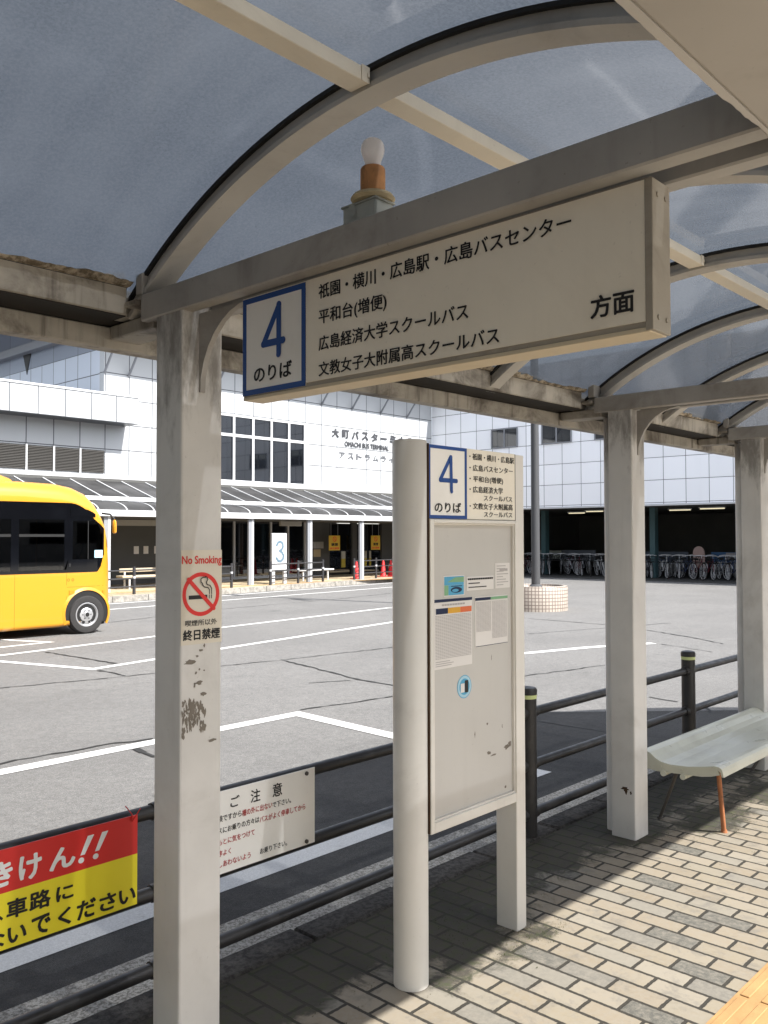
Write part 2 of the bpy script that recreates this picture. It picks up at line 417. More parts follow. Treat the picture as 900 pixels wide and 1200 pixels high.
# planter tiles
k = N('planter_mosaic_tiles')
g = k.n('TexBrick', offset=0.0)
x = k.xyz()
ang = k.math('MULTIPLY', k.math('ARCTAN2', k.math('SUBTRACT', x[1], 11.8), k.math('SUBTRACT', x[0], 18.06)), 0.76)
k.l(k.comb(k.math('ADD', ang, 10), k.math('ADD', x[2], 5)), g.inputs['Vector'])
g.inputs['Color1'].default_value = (0.33, 0.29, 0.25, 1); g.inputs['Color2'].default_value = (0.39, 0.345, 0.295, 1)
g.inputs['Mortar'].default_value = (0.13, 0.10, 0.085, 1)
g.inputs['Scale'].default_value = 1.0; g.inputs['Mortar Size'].default_value = 0.010
g.inputs['Brick Width'].default_value = 0.082; g.inputs['Row Height'].default_value = 0.082
M['mosaic'] = k.set(g.outputs['Color'], 0.5)
M['pole'] = flat('dark_grey_pole', (0.06, 0.062, 0.066), 0.5)
M['cone'] = flat('red_cone_plastic', (0.62, 0.035, 0.04), 0.5)
M['wood'] = flat('tan_bench_wood', (0.45, 0.38, 0.28), 0.7)
M['teal'] = flat('teal_column_paint', (0.05, 0.10, 0.11), 0.5)
M['moss'] = flat('moss_green', (0.045, 0.048, 0.020), 0.95, 0.4, 60)
k = N('fluorescent_tube')
k.b.inputs['Emission Color'].default_value = (1.0, 0.88, 0.55, 1)
k.b.inputs['Emission Strength'].default_value = 0.32
M['tube_lit'] = k.m

# ------------------------------------------------------------------ geometry helpers
class MB:
    def __init__(s):
        s.bm = bmesh.new()
        s.i = 0
        s.z = 0
    def face(s, pts):
        f = s.bm.faces.new([s.bm.verts.new(p) for p in pts])
        f.material_index = s.i
        return f
    def box(s, x0, x1, y0, y1, z0, z1, bev=0.0, seg=1):
        r = bmesh.ops.create_cube(s.bm, size=1.0)
        for v in r['verts']:
            v.co = Vector(((x0+x1)/2 + v.co.x*(x1-x0), (y0+y1)/2 + v.co.y*(y1-y0), (z0+z1)/2 + v.co.z*(z1-z0)))
        fs = {f for v in r['verts'] for f in v.link_faces}
        if bev:
            es = list({e for v in r['verts'] for e in v.link_edges})
            q = bmesh.ops.bevel(s.bm, geom=es, offset=bev, segments=seg, affect='EDGES', profile=0.5)
            fs |= set(q['faces'])
        for f in fs:
            if f.is_valid: f.material_index = s.i
        return s
    def loft(s, rings, closed=True, caps=True, smooth=False):
        vs = [[s.bm.verts.new(p) for p in r] for r in rings]
        n = len(vs[0])
        for a, b in zip(vs[:-1], vs[1:]):
            for j in range(n if closed else n-1):
                f = s.bm.faces.new((a[j], a[(j+1) % n], b[(j+1) % n], b[j]))
                f.material_index = s.i
                f.smooth = smooth
        if caps and closed:
            for r in (vs[0][::-1], vs[-1]):
                f = s.bm.faces.new(r); f.material_index = s.i
        return s
    def tube(s, pts, r, n=12, caps=True):
        pts = [Vector(p) for p in pts]
        rs = r if isinstance(r, (list, tuple)) else [r]*len(pts)
        rings = []
        a = None
        for i, p in enumerate(pts):
            d = (pts[min(i+1, len(pts)-1)] - pts[max(i-1, 0)])
            if d.length < 1e-9: d = pts[-1] - pts[0]
            d.normalize()
            if a is None:
                a = d.orthogonal().normalized()
            a = (a - d*a.dot(d)).normalized()
            b = d.cross(a)
            rings.append([p + (a*math.cos(t) + b*math.sin(t))*rs[i] for t in [2*math.pi*j/n for j in range(n)]])
        return s.loft(rings, True, caps, True)
    def lathe(s, c, prof, n=24, axis='z'):
        rings = []
        for rr, h in prof:
            ring = []
            for j in range(n):
                t = 2*math.pi*j/n
                a, b = rr*math.cos(t), rr*math.sin(t)
                p = (a, b, h) if axis == 'z' else ((a, h, b) if axis == 'y' else (h, a, b))
                ring.append(Vector(c) + Vector(p))
            rings.append(ring)
        return s.loft(rings, True, True, True)
    def prism(s, poly, axis, d0, d1, smooth=False):
        def P(a, b, d):
            return (d, a, b) if axis == 'x' else ((a, d, b) if axis == 'y' else (a, b, d))
        return s.loft([[P(a, b, d0) for a, b in poly], [P(a, b, d1) for a, b in poly]], True, True, smooth)
    def build(s, name, mat, parent=None, kind=None):
        bmesh.ops.recalc_face_normals(s.bm, faces=s.bm.faces)
        me = bpy.data.meshes.new(name)
        s.bm.to_mesh(me)
        if any(f.smooth for f in s.bm.faces): me.set_sharp_from_angle(angle=math.radians(38))
        s.bm.free()
        for m in (mat if isinstance(mat, (list, tuple)) else [mat]):
            me.materials.append(m)
        o = bpy.data.objects.new(name, me)
        COL.objects.link(o)
        if parent is not None:
            o.parent = parent
            o.matrix_parent_inverse = parent_world(parent).inverted()
        if kind: o['kind'] = kind
        return o

def parent_world(p):
    m = Matrix.Translation(p.location) if p.type == 'EMPTY' else Matrix.Identity(4)
    if p.parent is not None and p.type != 'EMPTY':
        return Matrix.Identity(4)
    return m

def thing(name, label, cat, loc=(0, 0, 0), group=None):
    o = bpy.data.objects.new(name, None)
    o.empty_display_size = 0.2
    COL.objects.link(o)
    o.location = loc
    o['label'] = label; o['category'] = cat
    if group: o['group'] = group
    return o

def tag(o, label, cat, group=None):
    o['label'] = label; o['category'] = cat
    if group: o['group'] = group
    return o

_dg = None
def glyphs(body, bold=0.0):
    cu = bpy.data.curves.new('glyphs', 'FONT')
    cu.body = body
    cu.offset = bold
    cu.resolution_u = 3
    o = bpy.data.objects.new('glyphs', cu)
    COL.objects.link(o)
    dg = bpy.context.evaluated_depsgraph_get()
    me = bpy.data.meshes.new_from_object(o.evaluated_get(dg))
    bpy.data.objects.remove(o)
    bpy.data.curves.remove(cu)
    vs = [(v.co.x, v.co.y) for v in me.vertices]
    fs = [tuple(p.vertices) for p in me.polygons]
    bpy.data.meshes.remove(me)
    return vs, fs

class Face:
    """a sign face: origin, unit u (reading direction), unit v (up), outward normal"""
    def __init__(s, o, u, v):
        s.o, s.u, s.v = Vector(o), Vector(u), Vector(v)
        s.n = s.u.cross(s.v)
    def p(s, a, b, d=0.0):
        return s.o + s.u*a + s.v*b + s.n*d

def text(mb, F, body, a0, a1, b0, b1, d=0.0015, bold=0.0):
    """flat lettering fitted to a box; bold strokes are thickened by slightly shifted layers"""
    vs, fs = glyphs(body)
    xs = [q[0] for q in vs]; ys = [q[1] for q in vs]
    x0, x1, y0, y1 = min(xs), max(xs), min(ys), max(ys)
    shifts = [(0, 0)] if bold == 0 else [(0, 0), (bold, 0), (-bold, 0), (0, bold), (0, -bold), (bold*.7, bold*.7), (-bold*.7, bold*.7), (bold*.7, -bold*.7), (-bold*.7, -bold*.7)]
    x0 -= bold; x1 += bold; y0 -= bold; y1 += bold
    for i, (sx, sy) in enumerate(shifts):
        nv = [mb.bm.verts.new(F.p(a0 + (x+sx-x0)/(x1-x0)*(a1-a0), b0 + (y+sy-y0)/(y1-y0)*(b1-b0), d + i*0.00012)) for x, y in vs]
        for f in fs:
            if len(set(f)) > 2:
                try:
                    g = mb.bm.faces.new([nv[q] for q in f]); g.material_index = mb.i
                except ValueError:
                    pass

def rect(mb, F, a0, a1, b0, b1, d=0.001):
    mb.face([F.p(a0, b0, d), F.p(a1, b0, d), F.p(a1, b1, d), F.p(a0, b1, d)])

def slab(mb, F, a0, a1, b0, b1, d0, d1):
    mb.loft([[F.p(a0, b0, d), F.p(a1, b0, d), F.p(a1, b1, d), F.p(a0, b1, d)] for d in (d0, d1)])

def ring(mb, F, ca, cb, ra, rb, w, d=0.001, n=40):
    for j in range(n):
        t0, t1 = 2*math.pi*j/n, 2*math.pi*(j+1)/n
        k2a, k2b = ra-w, rb-w
        mb.face([F.p(ca+ra*math.cos(t0), cb+rb*math.sin(t0), d), F.p(ca+ra*math.cos(t1), cb+rb*math.sin(t1), d),
                 F.p(ca+k2a*math.cos(t1), cb+k2b*math.sin(t1), d), F.p(ca+k2a*math.cos(t0), cb+k2b*math.sin(t0), d)])

def disc(mb, F, ca, cb, ra, rb, d=0.001, n=32):
    mb.face([F.p(ca+ra*math.cos(2*math.pi*j/n), cb+rb*math.sin(2*math.pi*j/n), d) for j in range(n)])

def stroke(mb, F, pts, w, d=0.001):
    e = 0.00025
    for i, ((a0, b0), (a1, b1)) in enumerate(zip(pts[:-1], pts[1:])):
        q = Vector((a1-a0, b1-b0)); q.normalize(); nx, ny = -q.y*w/2, q.x*w/2
        dd = d + e*(2*i)
        mb.face([F.p(a0+nx, b0+ny, dd), F.p(a0-nx, b0-ny, dd), F.p(a1-nx, b1-ny, dd), F.p(a1+nx, b1+ny, dd)])
    for i, (a, b) in enumerate(pts):
        disc(mb, F, a, b, w/2, w/2, d + e*(2*i+1), 14)

# ------------------------------------------------------------------ ground
mb = MB(); mb.face([(-220, -220, -0.152), (220, -220, -0.152), (220, 220, -0.152), (-220, 220, -0.152)])
mb.build('road', M['asphalt'], kind='structure')
mb = MB(); mb.face([(-30, 2.762, -0.147), (7.6, 2.762, -0.147), (7.6, 3.262, -0.140), (-30, 3.262, -0.140)])
for q in [7.6-0.6*j for j in range(50)]:
    pass
mb.build('gutter_strip', M['gutter_conc'], kind='structure')
# unseen pale paving added on the passenger side to bounce sunlight
mb = MB(); mb.loft([[(-30, -27, z), (60, -27, z), (60, -2.3, z), (-30, -2.3, z)] for z in (-0.151, -0.03)])
mb.build('bounce_paving', aggregate('pale_bounce_paving', (0.60, 0.56, 0.50), (0.74, 0.70, 0.63), 4), kind='structure')
# darker copy of the road asphalt, cut to the roof shadow's outline, deepening it
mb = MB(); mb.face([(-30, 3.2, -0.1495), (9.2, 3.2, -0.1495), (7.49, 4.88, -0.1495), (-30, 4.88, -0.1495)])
mb.build('dark_asphalt_sheet', M['asphalt_dark'], kind='structure')
# platform slab and its kerb stones
mb = MB()
mb.loft([[(-30, -1.9, z), (11.5, -1.9, z), (7.55, 2.6, z), (-30, 2.6, z)] for z in (-0.15, 0.0)])
mb.build('platform_pavement', M['brick'], kind='structure')
mb = MB()
xk = -30.0
while xk < 7.5:
    mb.box(xk+0.003, min(xk+0.597, 7.55), 2.602, 2.758, -0.16, 0.006 + random.uniform(-0.003, 0.003), 0.012)
    xk += 0.6
mb.build('kerb', M['kerb'], kind='structure')
mb = MB()
mb.box(-30, 9.5, 0.92, 1.222, -0.02, 0.003)
xt = -2.0
while xt < 6.4:
    for q in range(4):
        yy = 0.965 + q*0.07
        mb.box(xt+0.012, xt+0.288, yy, yy+0.032, 0.0025, 0.008, 0.002)
    xt += 0.3
mb.build('tactile_paving', M['yellow_tile'], kind='structure')

# painted lines
def quad_line(pts, w):
    """a painted line of width w along pts, butted segment by segment"""
    mb = MB()
    L, Rr = [], []
    P = [Vector((a, b)) for a, b in pts]
    for i, p in enumerate(P):
        d0 = (P[i]-P[i-1]).normalized() if i > 0 else (P[1]-P[0]).normalized()
        d1 = (P[i+1]-P[i]).normalized() if i < len(P)-1 else d0
        n0, n1 = Vector((-d0.y, d0.x)), Vector((-d1.y, d1.x))
        m = (n0+n1).normalized()
        s = w/2/max(0.35, m.dot(n0))
        L.append(p+m*s); Rr.append(p-m*s)
    for i in range(len(P)-1):
        mb.face([(L[i].x, L[i].y, -0.147), (Rr[i].x, Rr[i].y, -0.147), (Rr[i+1].x, Rr[i+1].y, -0.147), (L[i+1].x, L[i+1].y, -0.147)])
    return mb
def line(pts, w): quad_line(pts, w).build('road_marking', M['roadpaint'], kind='structure')
line([(-20, 3.645), (5.66, 3.645)], 0.15)
line([(-20, 6.60), (5.82, 6.60), (5.66, 3.73)], 0.16)
line([(5.40, 12.6), (5.95, 10.85), (7.03, 11.06), (8.345, 11.32), (13.5, 12.26), (17.5, 12.95)], 0.13)
line([(5.0, 13.02), (8.65, 13.62), (10.32, 13.98), (16.0, 14.78), (16.5, 14.2)], 0.13)
line([(4.5, 13.93), (6.98, 14.19), (6.70, 14.9), (6.3, 16.4)], 0.12)
line([(10.4, 7.68), (12.42, 7.13), (13.6, 6.62)], 0.17)
line([(10, 20.98), (15.9, 21.55), (25.4, 22.85), (30, 23.45)], 0.13)
line([(9.0, 19.3), (14.7, 19.97), (22.2, 20.75), (29, 21.6)], 0.13)

def crack(pts, w):
    out = []
    for (a0, b0), (a1, b1) in zip(pts[:-1], pts[1:]):
        n = max(2, int(math.hypot(a1-a0, b1-b0)/0.12))
        for j in range(n):
            t = j/n
            out.append((a0+(a1-a0)*t+random.uniform(-.016, .016), b0+(b1-b0)*t+random.uniform(-.022, .022)))
    out.append(pts[-1])
    mb = MB()
    for (a0, b0), (a1, b1) in zip(out[:-1], out[1:]):
        d = Vector((a1-a0, b1-b0))
        if d.length < 1e-5: continue
        d.normalize(); n = Vector((-d.y, d.x))*w*random.uniform(.35, 1.1)/2
        e = d*0.004
        zz = -0.1462 + random.uniform(0, .0006)
        mb.face([(a0-e.x+n.x, b0-e.y+n.y, zz), (a0-e.x-n.x, b0-e.y-n.y, zz), (a1+e.x-n.x, b1+e.y-n.y, zz), (a1+e.x+n.x, b1+e.y+n.y, zz)])
    mb.build('road_crack', M['crack'], kind='structure')
for pts, w in (([(4.46, 10.28), (6.3, 9.91), (8.2, 9.66), (10.36, 9.43), (12.5, 9.1)], .03),
               ([(8.2, 9.66), (8.02, 8.81), (7.73, 7.72), (7.70, 7.0), (7.6, 6.2)], .045),
               ([(7.13, 7.87), (7.6, 7.65)], .025),
               ([(5.97, 6.72), (7.17, 6.53), (9.45, 6.24), (10.84, 5.98)], .035),
               ([(2.5, 6.93), (2.99, 6.86), (3.93, 6.80), (4.25, 6.72)], .035),
               ([(6.35, 13.0), (6.39, 12.04), (6.43, 11.1)], .06), ([(5.95, 10.7), (5.94, 10.02)], .06),
               ([(3.96, 6.48), (3.92, 6.16), (4.05, 5.6)], .06), ([(7.12, 4.63), (7.14, 3.94), (7.3, 3.4)], .02),
               ([(13.4, 8.93), (15.24, 8.40), (17, 7.9)], .03), ([(15.39, 7.6), (14.86, 6.55), (14.26, 5.73)], .05),
               ([(15.93, 10.6), (15.84, 8.73)], .04), ([(13.58, 6.45), (13.17, 5.46)], .03), ([(9.0, 4.45), (8.96, 4.1)], .03),
               ([(9.2, 3.9), (8.6, 3.6)], .03), ([(9.2, 16.5), (13.2, 17.6), (17.5, 18.0), (22, 18.9)], .035)):
    crack(pts, w)

# terminal pavement, raised behind a low kerb that runs slightly askew
def ky(x): return 22.12 + 0.133*(x-16.4)
mb = MB()
mb.loft([[(-20, ky(-20)+0.18, z), (34.5, ky(34.5)+0.18, z), (34.5, 44, z), (-20, 44, z)] for z in (-0.15, 0.0)])
mb.build('terminal_pavement', M['far_pave'], kind='structure')
mb = MB()
xk = -20.0
while xk < 32:
    a, b = xk+0.01, xk+1.19
    mb.loft([[(a, ky(a), z), (b, ky(b), z), (b, ky(b)+0.178, z), (a, ky(a)+0.178, z)] for z in (-0.16, 0.012)])
    xk += 1.2
mb.build('terminal_kerb', M['far_kerb'], kind='structure')
mb = MB()
mb.box(-20, 31, 23.0, 23.3, -0.01, 0.004)
mb.build('terminal_tactile_paving', M['yellow_tile'], kind='structure')

# ------------------------------------------------------------------ bus shelter
AY, AZ = 1.414, 0.849
def arc(R, y):
    return AZ + math.sqrt(R*R - (y-AY)**2)
def xend(y): return 7.86 + 1.02*(2.69 - y)
shelter = thing('bus_shelter', 'beige steel bus shelter with curved smoked roof sheets over the brick platform', 'bus shelter', (4.0, 2.3, 0))
POSTX = (-6.97, -4.15, -1.33, 1.491, 4.312, 6.190)
for px_ in POSTX:
    mb = MB()
    mb.box(px_, px_+0.148, 2.21, 2.35, -0.02, 2.362, 0.007, 2)
    po = mb.build('post', M['post'], shelter)
    # front and rear members of the cross beam, the post top stands between them
    mb = MB()
    mb.box(px_-0.006, px_+0.044, 0.52, 2.43, 2.281, 2.366, 0.004, 1)
    mb.build('crossbeam', M['beam'], shelter)
    mb = MB()
    mb.box(px_+0.106, px_+0.154, 0.52, 2.43, 2.281, 2.366, 0.004, 1)
    mb.build('crossbeam', M['beam'], shelter)
    # curved gusset under the beam
    mb = MB()
    poly = [(2.212, 2.28), (2.212, 2.04)]
    for j in range(9):
        t = j/8
        a = t*math.pi/2
        poly.append((2.205 - 0.235*(1-math.cos(a)), 2.04 + 0.24*math.sin(a)))
    mb.prism(poly, 'x', px_+0.062, px_+0.080)
    mb.build('bracket', M['beam'], shelter)
    # rain pipe on the road side of the post
    mb = MB()
    mb.tube([(px_+0.10, 2.39, -0.01), (px_+0.10, 2.39, 2.26)], 0.035, 16)
    mb.build('rain_pipe', M['post'], shelter)
# patches of bare metal and rust on the posts
Fp = Face((0, 2.21, 0), (1, 0, 0), (0, 0, 1))
mb = MB()
def blob(F, a, b, w, h, d, n=14, rag=0.35, seed=0):
    rr = random.Random(seed)
    mb.face([F.p(a + w/2*math.cos(2*math.pi*j/n)*(1+rr.uniform(-rag, rag)), b + h/2*math.sin(2*math.pi*j/n)*(1+rr.uniform(-rag, rag)), d) for j in range(n)])
rr = random.Random(77)
for q in range(150):
    u = rr.random(); v = rr.random()
    a_ = 1.497 + 0.085*u
    top = 1.112 - 0.055*max(0, u-0.5) + rr.uniform(-.006, .006)
    bot = 1.008 + 0.05*u*(1 if u < 0.75 else 0.4)
    if u > 0.72 and 0.35 < v < 0.6: continue
    b_ = bot + (top-bot)*v
    w_ = rr.uniform(.003, .009); h_ = rr.uniform(.008, .026)
    blob(Fp, a_, b_, w_, h_, 0.0005 + q*0.000004, 9, 0.4, 700+q)
for i, (a, b, w, h) in enumerate(((1.522, 1.229, 0.035, 0.014), (1.556, 1.165, 0.03, 0.012), (1.572, 1.130, 0.018, 0.014), (1.54, 1.16, 0.006, 0.018), (1.558, 1.205, 0.006, 0.006), (1.545, 1.195, 0.008, 0.008), (1.575, 1.2, 0.005, 0.006), (1.604, 0.986, 0.028, 0.009), (1.562, 1.262, 0.02, 0.006), (1.575, 1.275, 0.006, 0.012), (1.55, 1.245, 0.012, 0.006))):
    blob(Fp, a, b, w, h, 0.0007, 12, 0.45, 20+i)
mb.build('scuff', M['scuff'], shelter)
Fs = Face((4.312, 0, 0), (0, -1, 0), (0, 0, 1))
mb = MB()
blob(Fs, -2.27, 0.262, 0.05, 0.02, 0.0006, 12, 0.5, 40); blob(Fs, -2.262, 0.25, 0.02, 0.035, 0.0008, 12, 0.5, 41)
blob(Fs, -2.235, 0.245, 0.012, 0.02, 0.0007, 10, 0.4, 42)
mb.build('rust_spot', M['rust'], shelter)

# +Y gutter in lengths between posts, and the valley beam behind it
segs = [(-9.0, -4.16), (-3.99, -1.34), (-1.17, 1.480), (1.650, 4.300), (4.472, 6.178), (6.352, 7.80)]
for a, b in segs:
    mb = MB(); mb.box(a, b, 2.50, 2.60, 2.312, 2.408, 0.004)
    mb.build('gutter_fascia', M['gutter'], shelter)
    mb = MB()
    n = int((b-a)/0.012)
    prev = None
    rr = random.Random(int(b*100))
    tops = []
    hgt = 0.022; dep = 0.0
    for j in range(n+1):
        hgt = min(0.036, max(0.008, hgt + rr.uniform(-.006, .006)))
        dep = min(0.008, max(-0.014, dep + rr.uniform(-.004, .004)))
        xq = a + (b-a)*j/n
        tops.append([(xq, 2.520, 2.400), (xq, 2.488+dep*.7, 2.402), (xq, 2.474+dep, 2.404+hgt*0.55), (xq, 2.486+dep*.6, 2.406+hgt*0.75), (xq, 2.520, 2.408+hgt*.4)])
    mb.loft(tops, True, True)
    mb.build('sealant', M['sealant'], shelter)
mb = MB(); mb.box(-9, 7.84, 2.602, 2.74, 2.3125, 2.40)
M['grimy'] = flat('black_grimy_steel', (0.035, 0.03, 0.025), 0.85, 0.4, 9)
mb.build('gutter', M['grimy'], shelter)
for a, b in segs:
    mb = MB(); mb.box(a+0.002, b-0.002, 2.506, 2.665, 2.3085, 2.3115); mb.build('gutter_underside', M['grimy'], shelter)
mb = MB(); mb.box(-9, 7.82, 2.668, 2.74, 2.238, 2.308, 0.004)
mb.build('edge_beam', M['gutter'], shelter)
for px_ in POSTX:
    mb = MB(); mb.box(px_+0.02, px_+0.13, 2.40, 2.66, 2.262, 2.308, 0.004); mb.box(px_-0.01, px_+0.158, 2.53, 2.598, 2.314, 2.40)
    mb.box(px_-0.02, px_+0.165, 2.436, 2.50, 2.335, 2.352, 0.002)
    mb.build('bracket', M['gutter'], shelter)
# wide edge beam along the passenger side
mb = MB(); mb.box(-9, 10.4, 0.03, 0.518, 2.282, 2.40, 0.006, 2)
mb.build('edge_beam', M['gutter_clean'], shelter)
mb = MB()
rr = random.Random(5)
rows = []
q = 0.010
for j in range(480):
    q = min(0.011, max(0.002, q + rr.uniform(-.0025, .0025)))
    xq = -1.0 + j*0.012
    rows.append([(xq, 0.516, 2.281), (xq, 0.520+q*0.7, 2.280-q*0.2), (xq, 0.522+q, 2.288), (xq, 0.518, 2.298)])
mb.loft(rows, True, True)
mb.build('sealant', M['gutter_clean'], shelter)
# slanted end beam over the end of the island
mb = MB()
mb.loft([[(7.84, 2.72, z), (7.84, 2.56, z), (10.35, 0.06, z), (10.5, 0.06, z)] for z in (2.28, 2.42)])
mb.build('edge_beam', M['gutter'], shelter)

# ribs, gaskets, purlins, sheets
RIBX = [-8.2, -5.29, -4.32, -3.35, -2.38, -1.41, -0.44, 0.53, 1.50, 2.47, 3.44, 4.375, 5.295, 6.205, 7.12]
NA = 40
def arcpts(R, y0=0.42, y1=2.525, n=NA):
    return [(y0+(y1-y0)*j/n, arc(R, y0+(y1-y0)*j/n)) for j in range(n+1)]
for rx in RIBX:
    y1 = 2.525
    mb = MB()
    mb.prism(arcpts(1.834) + arcpts(1.848)[::-1], 'x', rx, rx+0.078)
    mb.prism(arcpts(1.848) + arcpts(1.880)[::-1], 'x', rx+0.012, rx+0.066)
    mb.build('rib', M['rib'], shelter)
    mb = MB()
    mb.prism(arcpts(1.880) + arcpts(1.891)[::-1], 'x', rx-0.001, rx+0.079)
    mb.build('gasket', M['gasket'], shelter)
for a, b in zip(RIBX[:-1], RIBX[1:]):
    mb = MB()
    mb.box(a+0.080, b-0.002, 1.440, 1.502, 2.690, 2.726, 0.002)
    mb.build('purlin', M['purlin'], shelter)
    mb = MB()
    mb.box(b-0.030, b-0.003, 1.437, 1.44, 2.688, 2.728, 0.0005)
    mb.box(b-0.012, b-0.006, 1.4345, 1.4375, 2.702, 2.712)
    mb.build('end_plate', M['purlin'], shelter)
    mb = MB()
    mb.prism(arcpts(1.8935, 0.30, 2.575, 48) + arcpts(1.8975, 0.30, 2.575, 48)[::-1], 'x', a+0.04, b+0.036, False)
    o = mb.build('roof_sheet', [M['roof'], M['roof_top']], shelter)
    for f in o.data.polygons:
        f.use_smooth = abs(f.normal.x) < 0.5
        if f.normal.z > 0.2 and f.use_smooth: f.material_index = 1
    o.data.set_sharp_from_angle(angle=math.radians(38))
mb = MB()
pa, pb = arcpts(1.8935, 0.30, 2.575, 30), arcpts(1.8975, 0.30, 2.575, 30)
for P0, P1 in ((pa, pb),):
    lo = [(7.16, y, z) for y, z in P0] ; hi = [(xend(y)-0.05, y, z) for y, z in P0]
    lo2 = [(7.16, y, z) for y, z in P1]; hi2 = [(xend(y)-0.05, y, z) for y, z in P1]
    mb.loft([lo + lo2[::-1], hi + hi2[::-1]], True, True)
o = mb.build('roof_sheet', [M['roof'], M['roof_top']], shelter)
for f in o.data.polygons:
    if f.normal.z > 0.2: f.material_index = 1
for px_ in POSTX:
    mb = MB(); mb.box(px_+0.0, px_+0.10, 2.43, 2.47, 2.37, 2.44, 0.004)
    mb.build('rib_shoe', M['beam'], shelter)

# bare lamp on the front beam
lamp = thing('bulb_lamp', 'white bulb in a rusty orange socket standing on the shelter beam', 'lamp', (1.52, 1.52, 2.366))
LX, LY = 1.562, 1.490
mb = MB(); mb.box(1.530, 1.598, 1.452, 1.566, 2.366, 2.428, 0.004)
mb.lathe((1.5295, 1.530, 2.412), [(0.013, 0.0), (0.016, -0.002)], 16, 'x')
mb.box(1.527, 1.601, 1.448, 1.570, 2.426, 2.432, 0.002)
mb.build('junction_box', M['box_grey'], lamp)
mb = MB(); mb.lathe((LX, LY, 0), [(0.050, 2.432), (0.056, 2.440), (0.050, 2.449), (0.036, 2.455)], 24)
mb.build('socket_rim', M['socket_rim'], lamp)
mb = MB(); mb.lathe((LX, LY, 0), [(0.031, 2.451), (0.031, 2.514), (0.0285, 2.519)], 24)
mb.build('socket', M['socket'], lamp)
mb = MB(); mb.lathe((LX, LY, 0), [(0.018, 2.516), (0.0185, 2.525), (0.021, 2.536), (0.0255, 2.548), (0.0285, 2.557), (0.0295, 2.566), (0.028, 2.577), (0.023, 2.586), (0.0135, 2.592), (0.004, 2.594)], 24)
mb.build('bulb', M['bulb'], lamp)

# ------------------------------------------------------------------ hanging sign
SX = 1.528
hang = thing('hanging_sign', 'long cream stop sign with big blue 4 hanging under the shelter beam', 'hanging sign', (1.56, 1.35, 2.28))
mb = MB()
mb.i = 0; mb.box(SX+0.003, 1.600, 0.742, 1.966, 1.992, 2.278, 0.002)
bd = mb.build('board', M['sign_edge'], hang)
Fh = Face((SX, 0, 0), (0, -1, 0), (0, 0, 1))
def hy(a): return -a
mb = MB()
slab(mb, Fh, -1.966, -0.752, 2.004, 2.272, -0.006, 0.0)
mb.build('face_panel', M['sign_face'], hang)
mb = MB(); mb.box(SX+0.001, 1.599, 0.744, 1.964, 1.984, 1.993, 0.001)
mb.build('bottom_trim', M['sign_under'], hang)
mb = MB(); mb.box(SX-0.001, 1.601, 0.736, 0.752, 1.986, 2.274, 0.0015)
for zz in (2.245, 2.012):
    for xx in (1.548, 1.582):
        mb.lathe((xx, 0.736, zz), [(0.005, 0.0), (0.005, -0.0025)], 10, 'y')
mb.build('end_cap', M['sign_edge'], hang)
def number_plate(F, a0, a1, b0, b1, fr, parent, p4, w4, nori):
    mb = MB()
    slab(mb, F, a0, a1, b0, b1, -0.001, 0.0015)
    pl = mb.build('number_plate', M['plate_white'], parent)
    mb = MB()
    for q in ((a0, a1, b1-fr, b1), (a0, a1, b0, b0+fr), (a0, a0+fr, b0+fr, b1-fr), (a1-fr, a1, b0+fr, b1-fr)):
        slab(mb, F, *q, 0.0005, 0.0028)
    mb.build('blue_border', M['blue'], pl)
    mb = MB()
    stroke(mb, F, p4[0], w4, 0.0022)
    stroke(mb, F, p4[1], w4, 0.0036)
    mb.build('numeral', M['blue'], pl)
    mb = MB()
    text(mb, F, 'のりば', *nori, 0.0025, 0.018)
    mb.build('lettering', M['black'], pl)
number_plate(Fh, -1.962, -1.700, 1.996, 2.268, 0.015, hang,
             ([(-1.806, 2.229), (-1.872, 2.130), (-1.788, 2.130)], [(-1.806, 2.229), (-1.806, 2.094)]), 0.019, (-1.912, -1.753, 2.028, 2.072))
mb = MB()
text(mb, Fh, '祇園・横川・広島駅・広島バスセンター', -1.650, -0.908, 2.213, 2.252, 0.001, 0.012)
text(mb, Fh, '平和台(増便)', -1.650, -1.412, 2.142, 2.186, 0.001, 0.012)
text(mb, Fh, '広島経済大学スクールバス', -1.650, -1.167, 2.079, 2.117, 0.001, 0.012)
text(mb, Fh, '文教女子大附属高スクールバス', -1.650, -1.085, 2.013, 2.050, 0.001, 0.012)
text(mb, Fh, '方面', -0.867, -0.774, 2.026, 2.071, 0.001, 0.024)
mb.build('lettering', M['black'], hang)

# ------------------------------------------------------------------ no smoking sticker on the front post
Fn = Face((0, 2.21, 0), (1, 0, 0), (0, 0, 1))
nos = thing('no_smoking_sticker', 'cream no smoking sticker with red ring on the nearest shelter post', 'sticker', (1.56, 2.21, 1.42))
mb = MB(); slab(mb, Fn, 1.4915, 1.6385, 1.281, 1.563, 0.0003, 0.0009)
st = mb.build('backing', M['sticker'], nos)
mb = MB()
text(mb, Fn, 'No Smoking', 1.4935, 1.637, 1.514, 1.546, 0.0014, 0.02)
ring(mb, Fn, 1.5625, 1.430, 0.067, 0.066, 0.0125, 0.0014)
stroke(mb, Fn, [(1.5165, 1.4755), (1.608, 1.385)], 0.0125, 0.0022)
mb.build('red_print', M['red'], nos)
mb = MB()
rect(mb, Fn, 1.518, 1.585, 1.4155, 1.4275, 0.0014)
rect(mb, Fn, 1.5905, 1.5935, 1.4155, 1.4275, 0.0014); rect(mb, Fn, 1.5985, 1.6015, 1.4155, 1.4275, 0.0014)
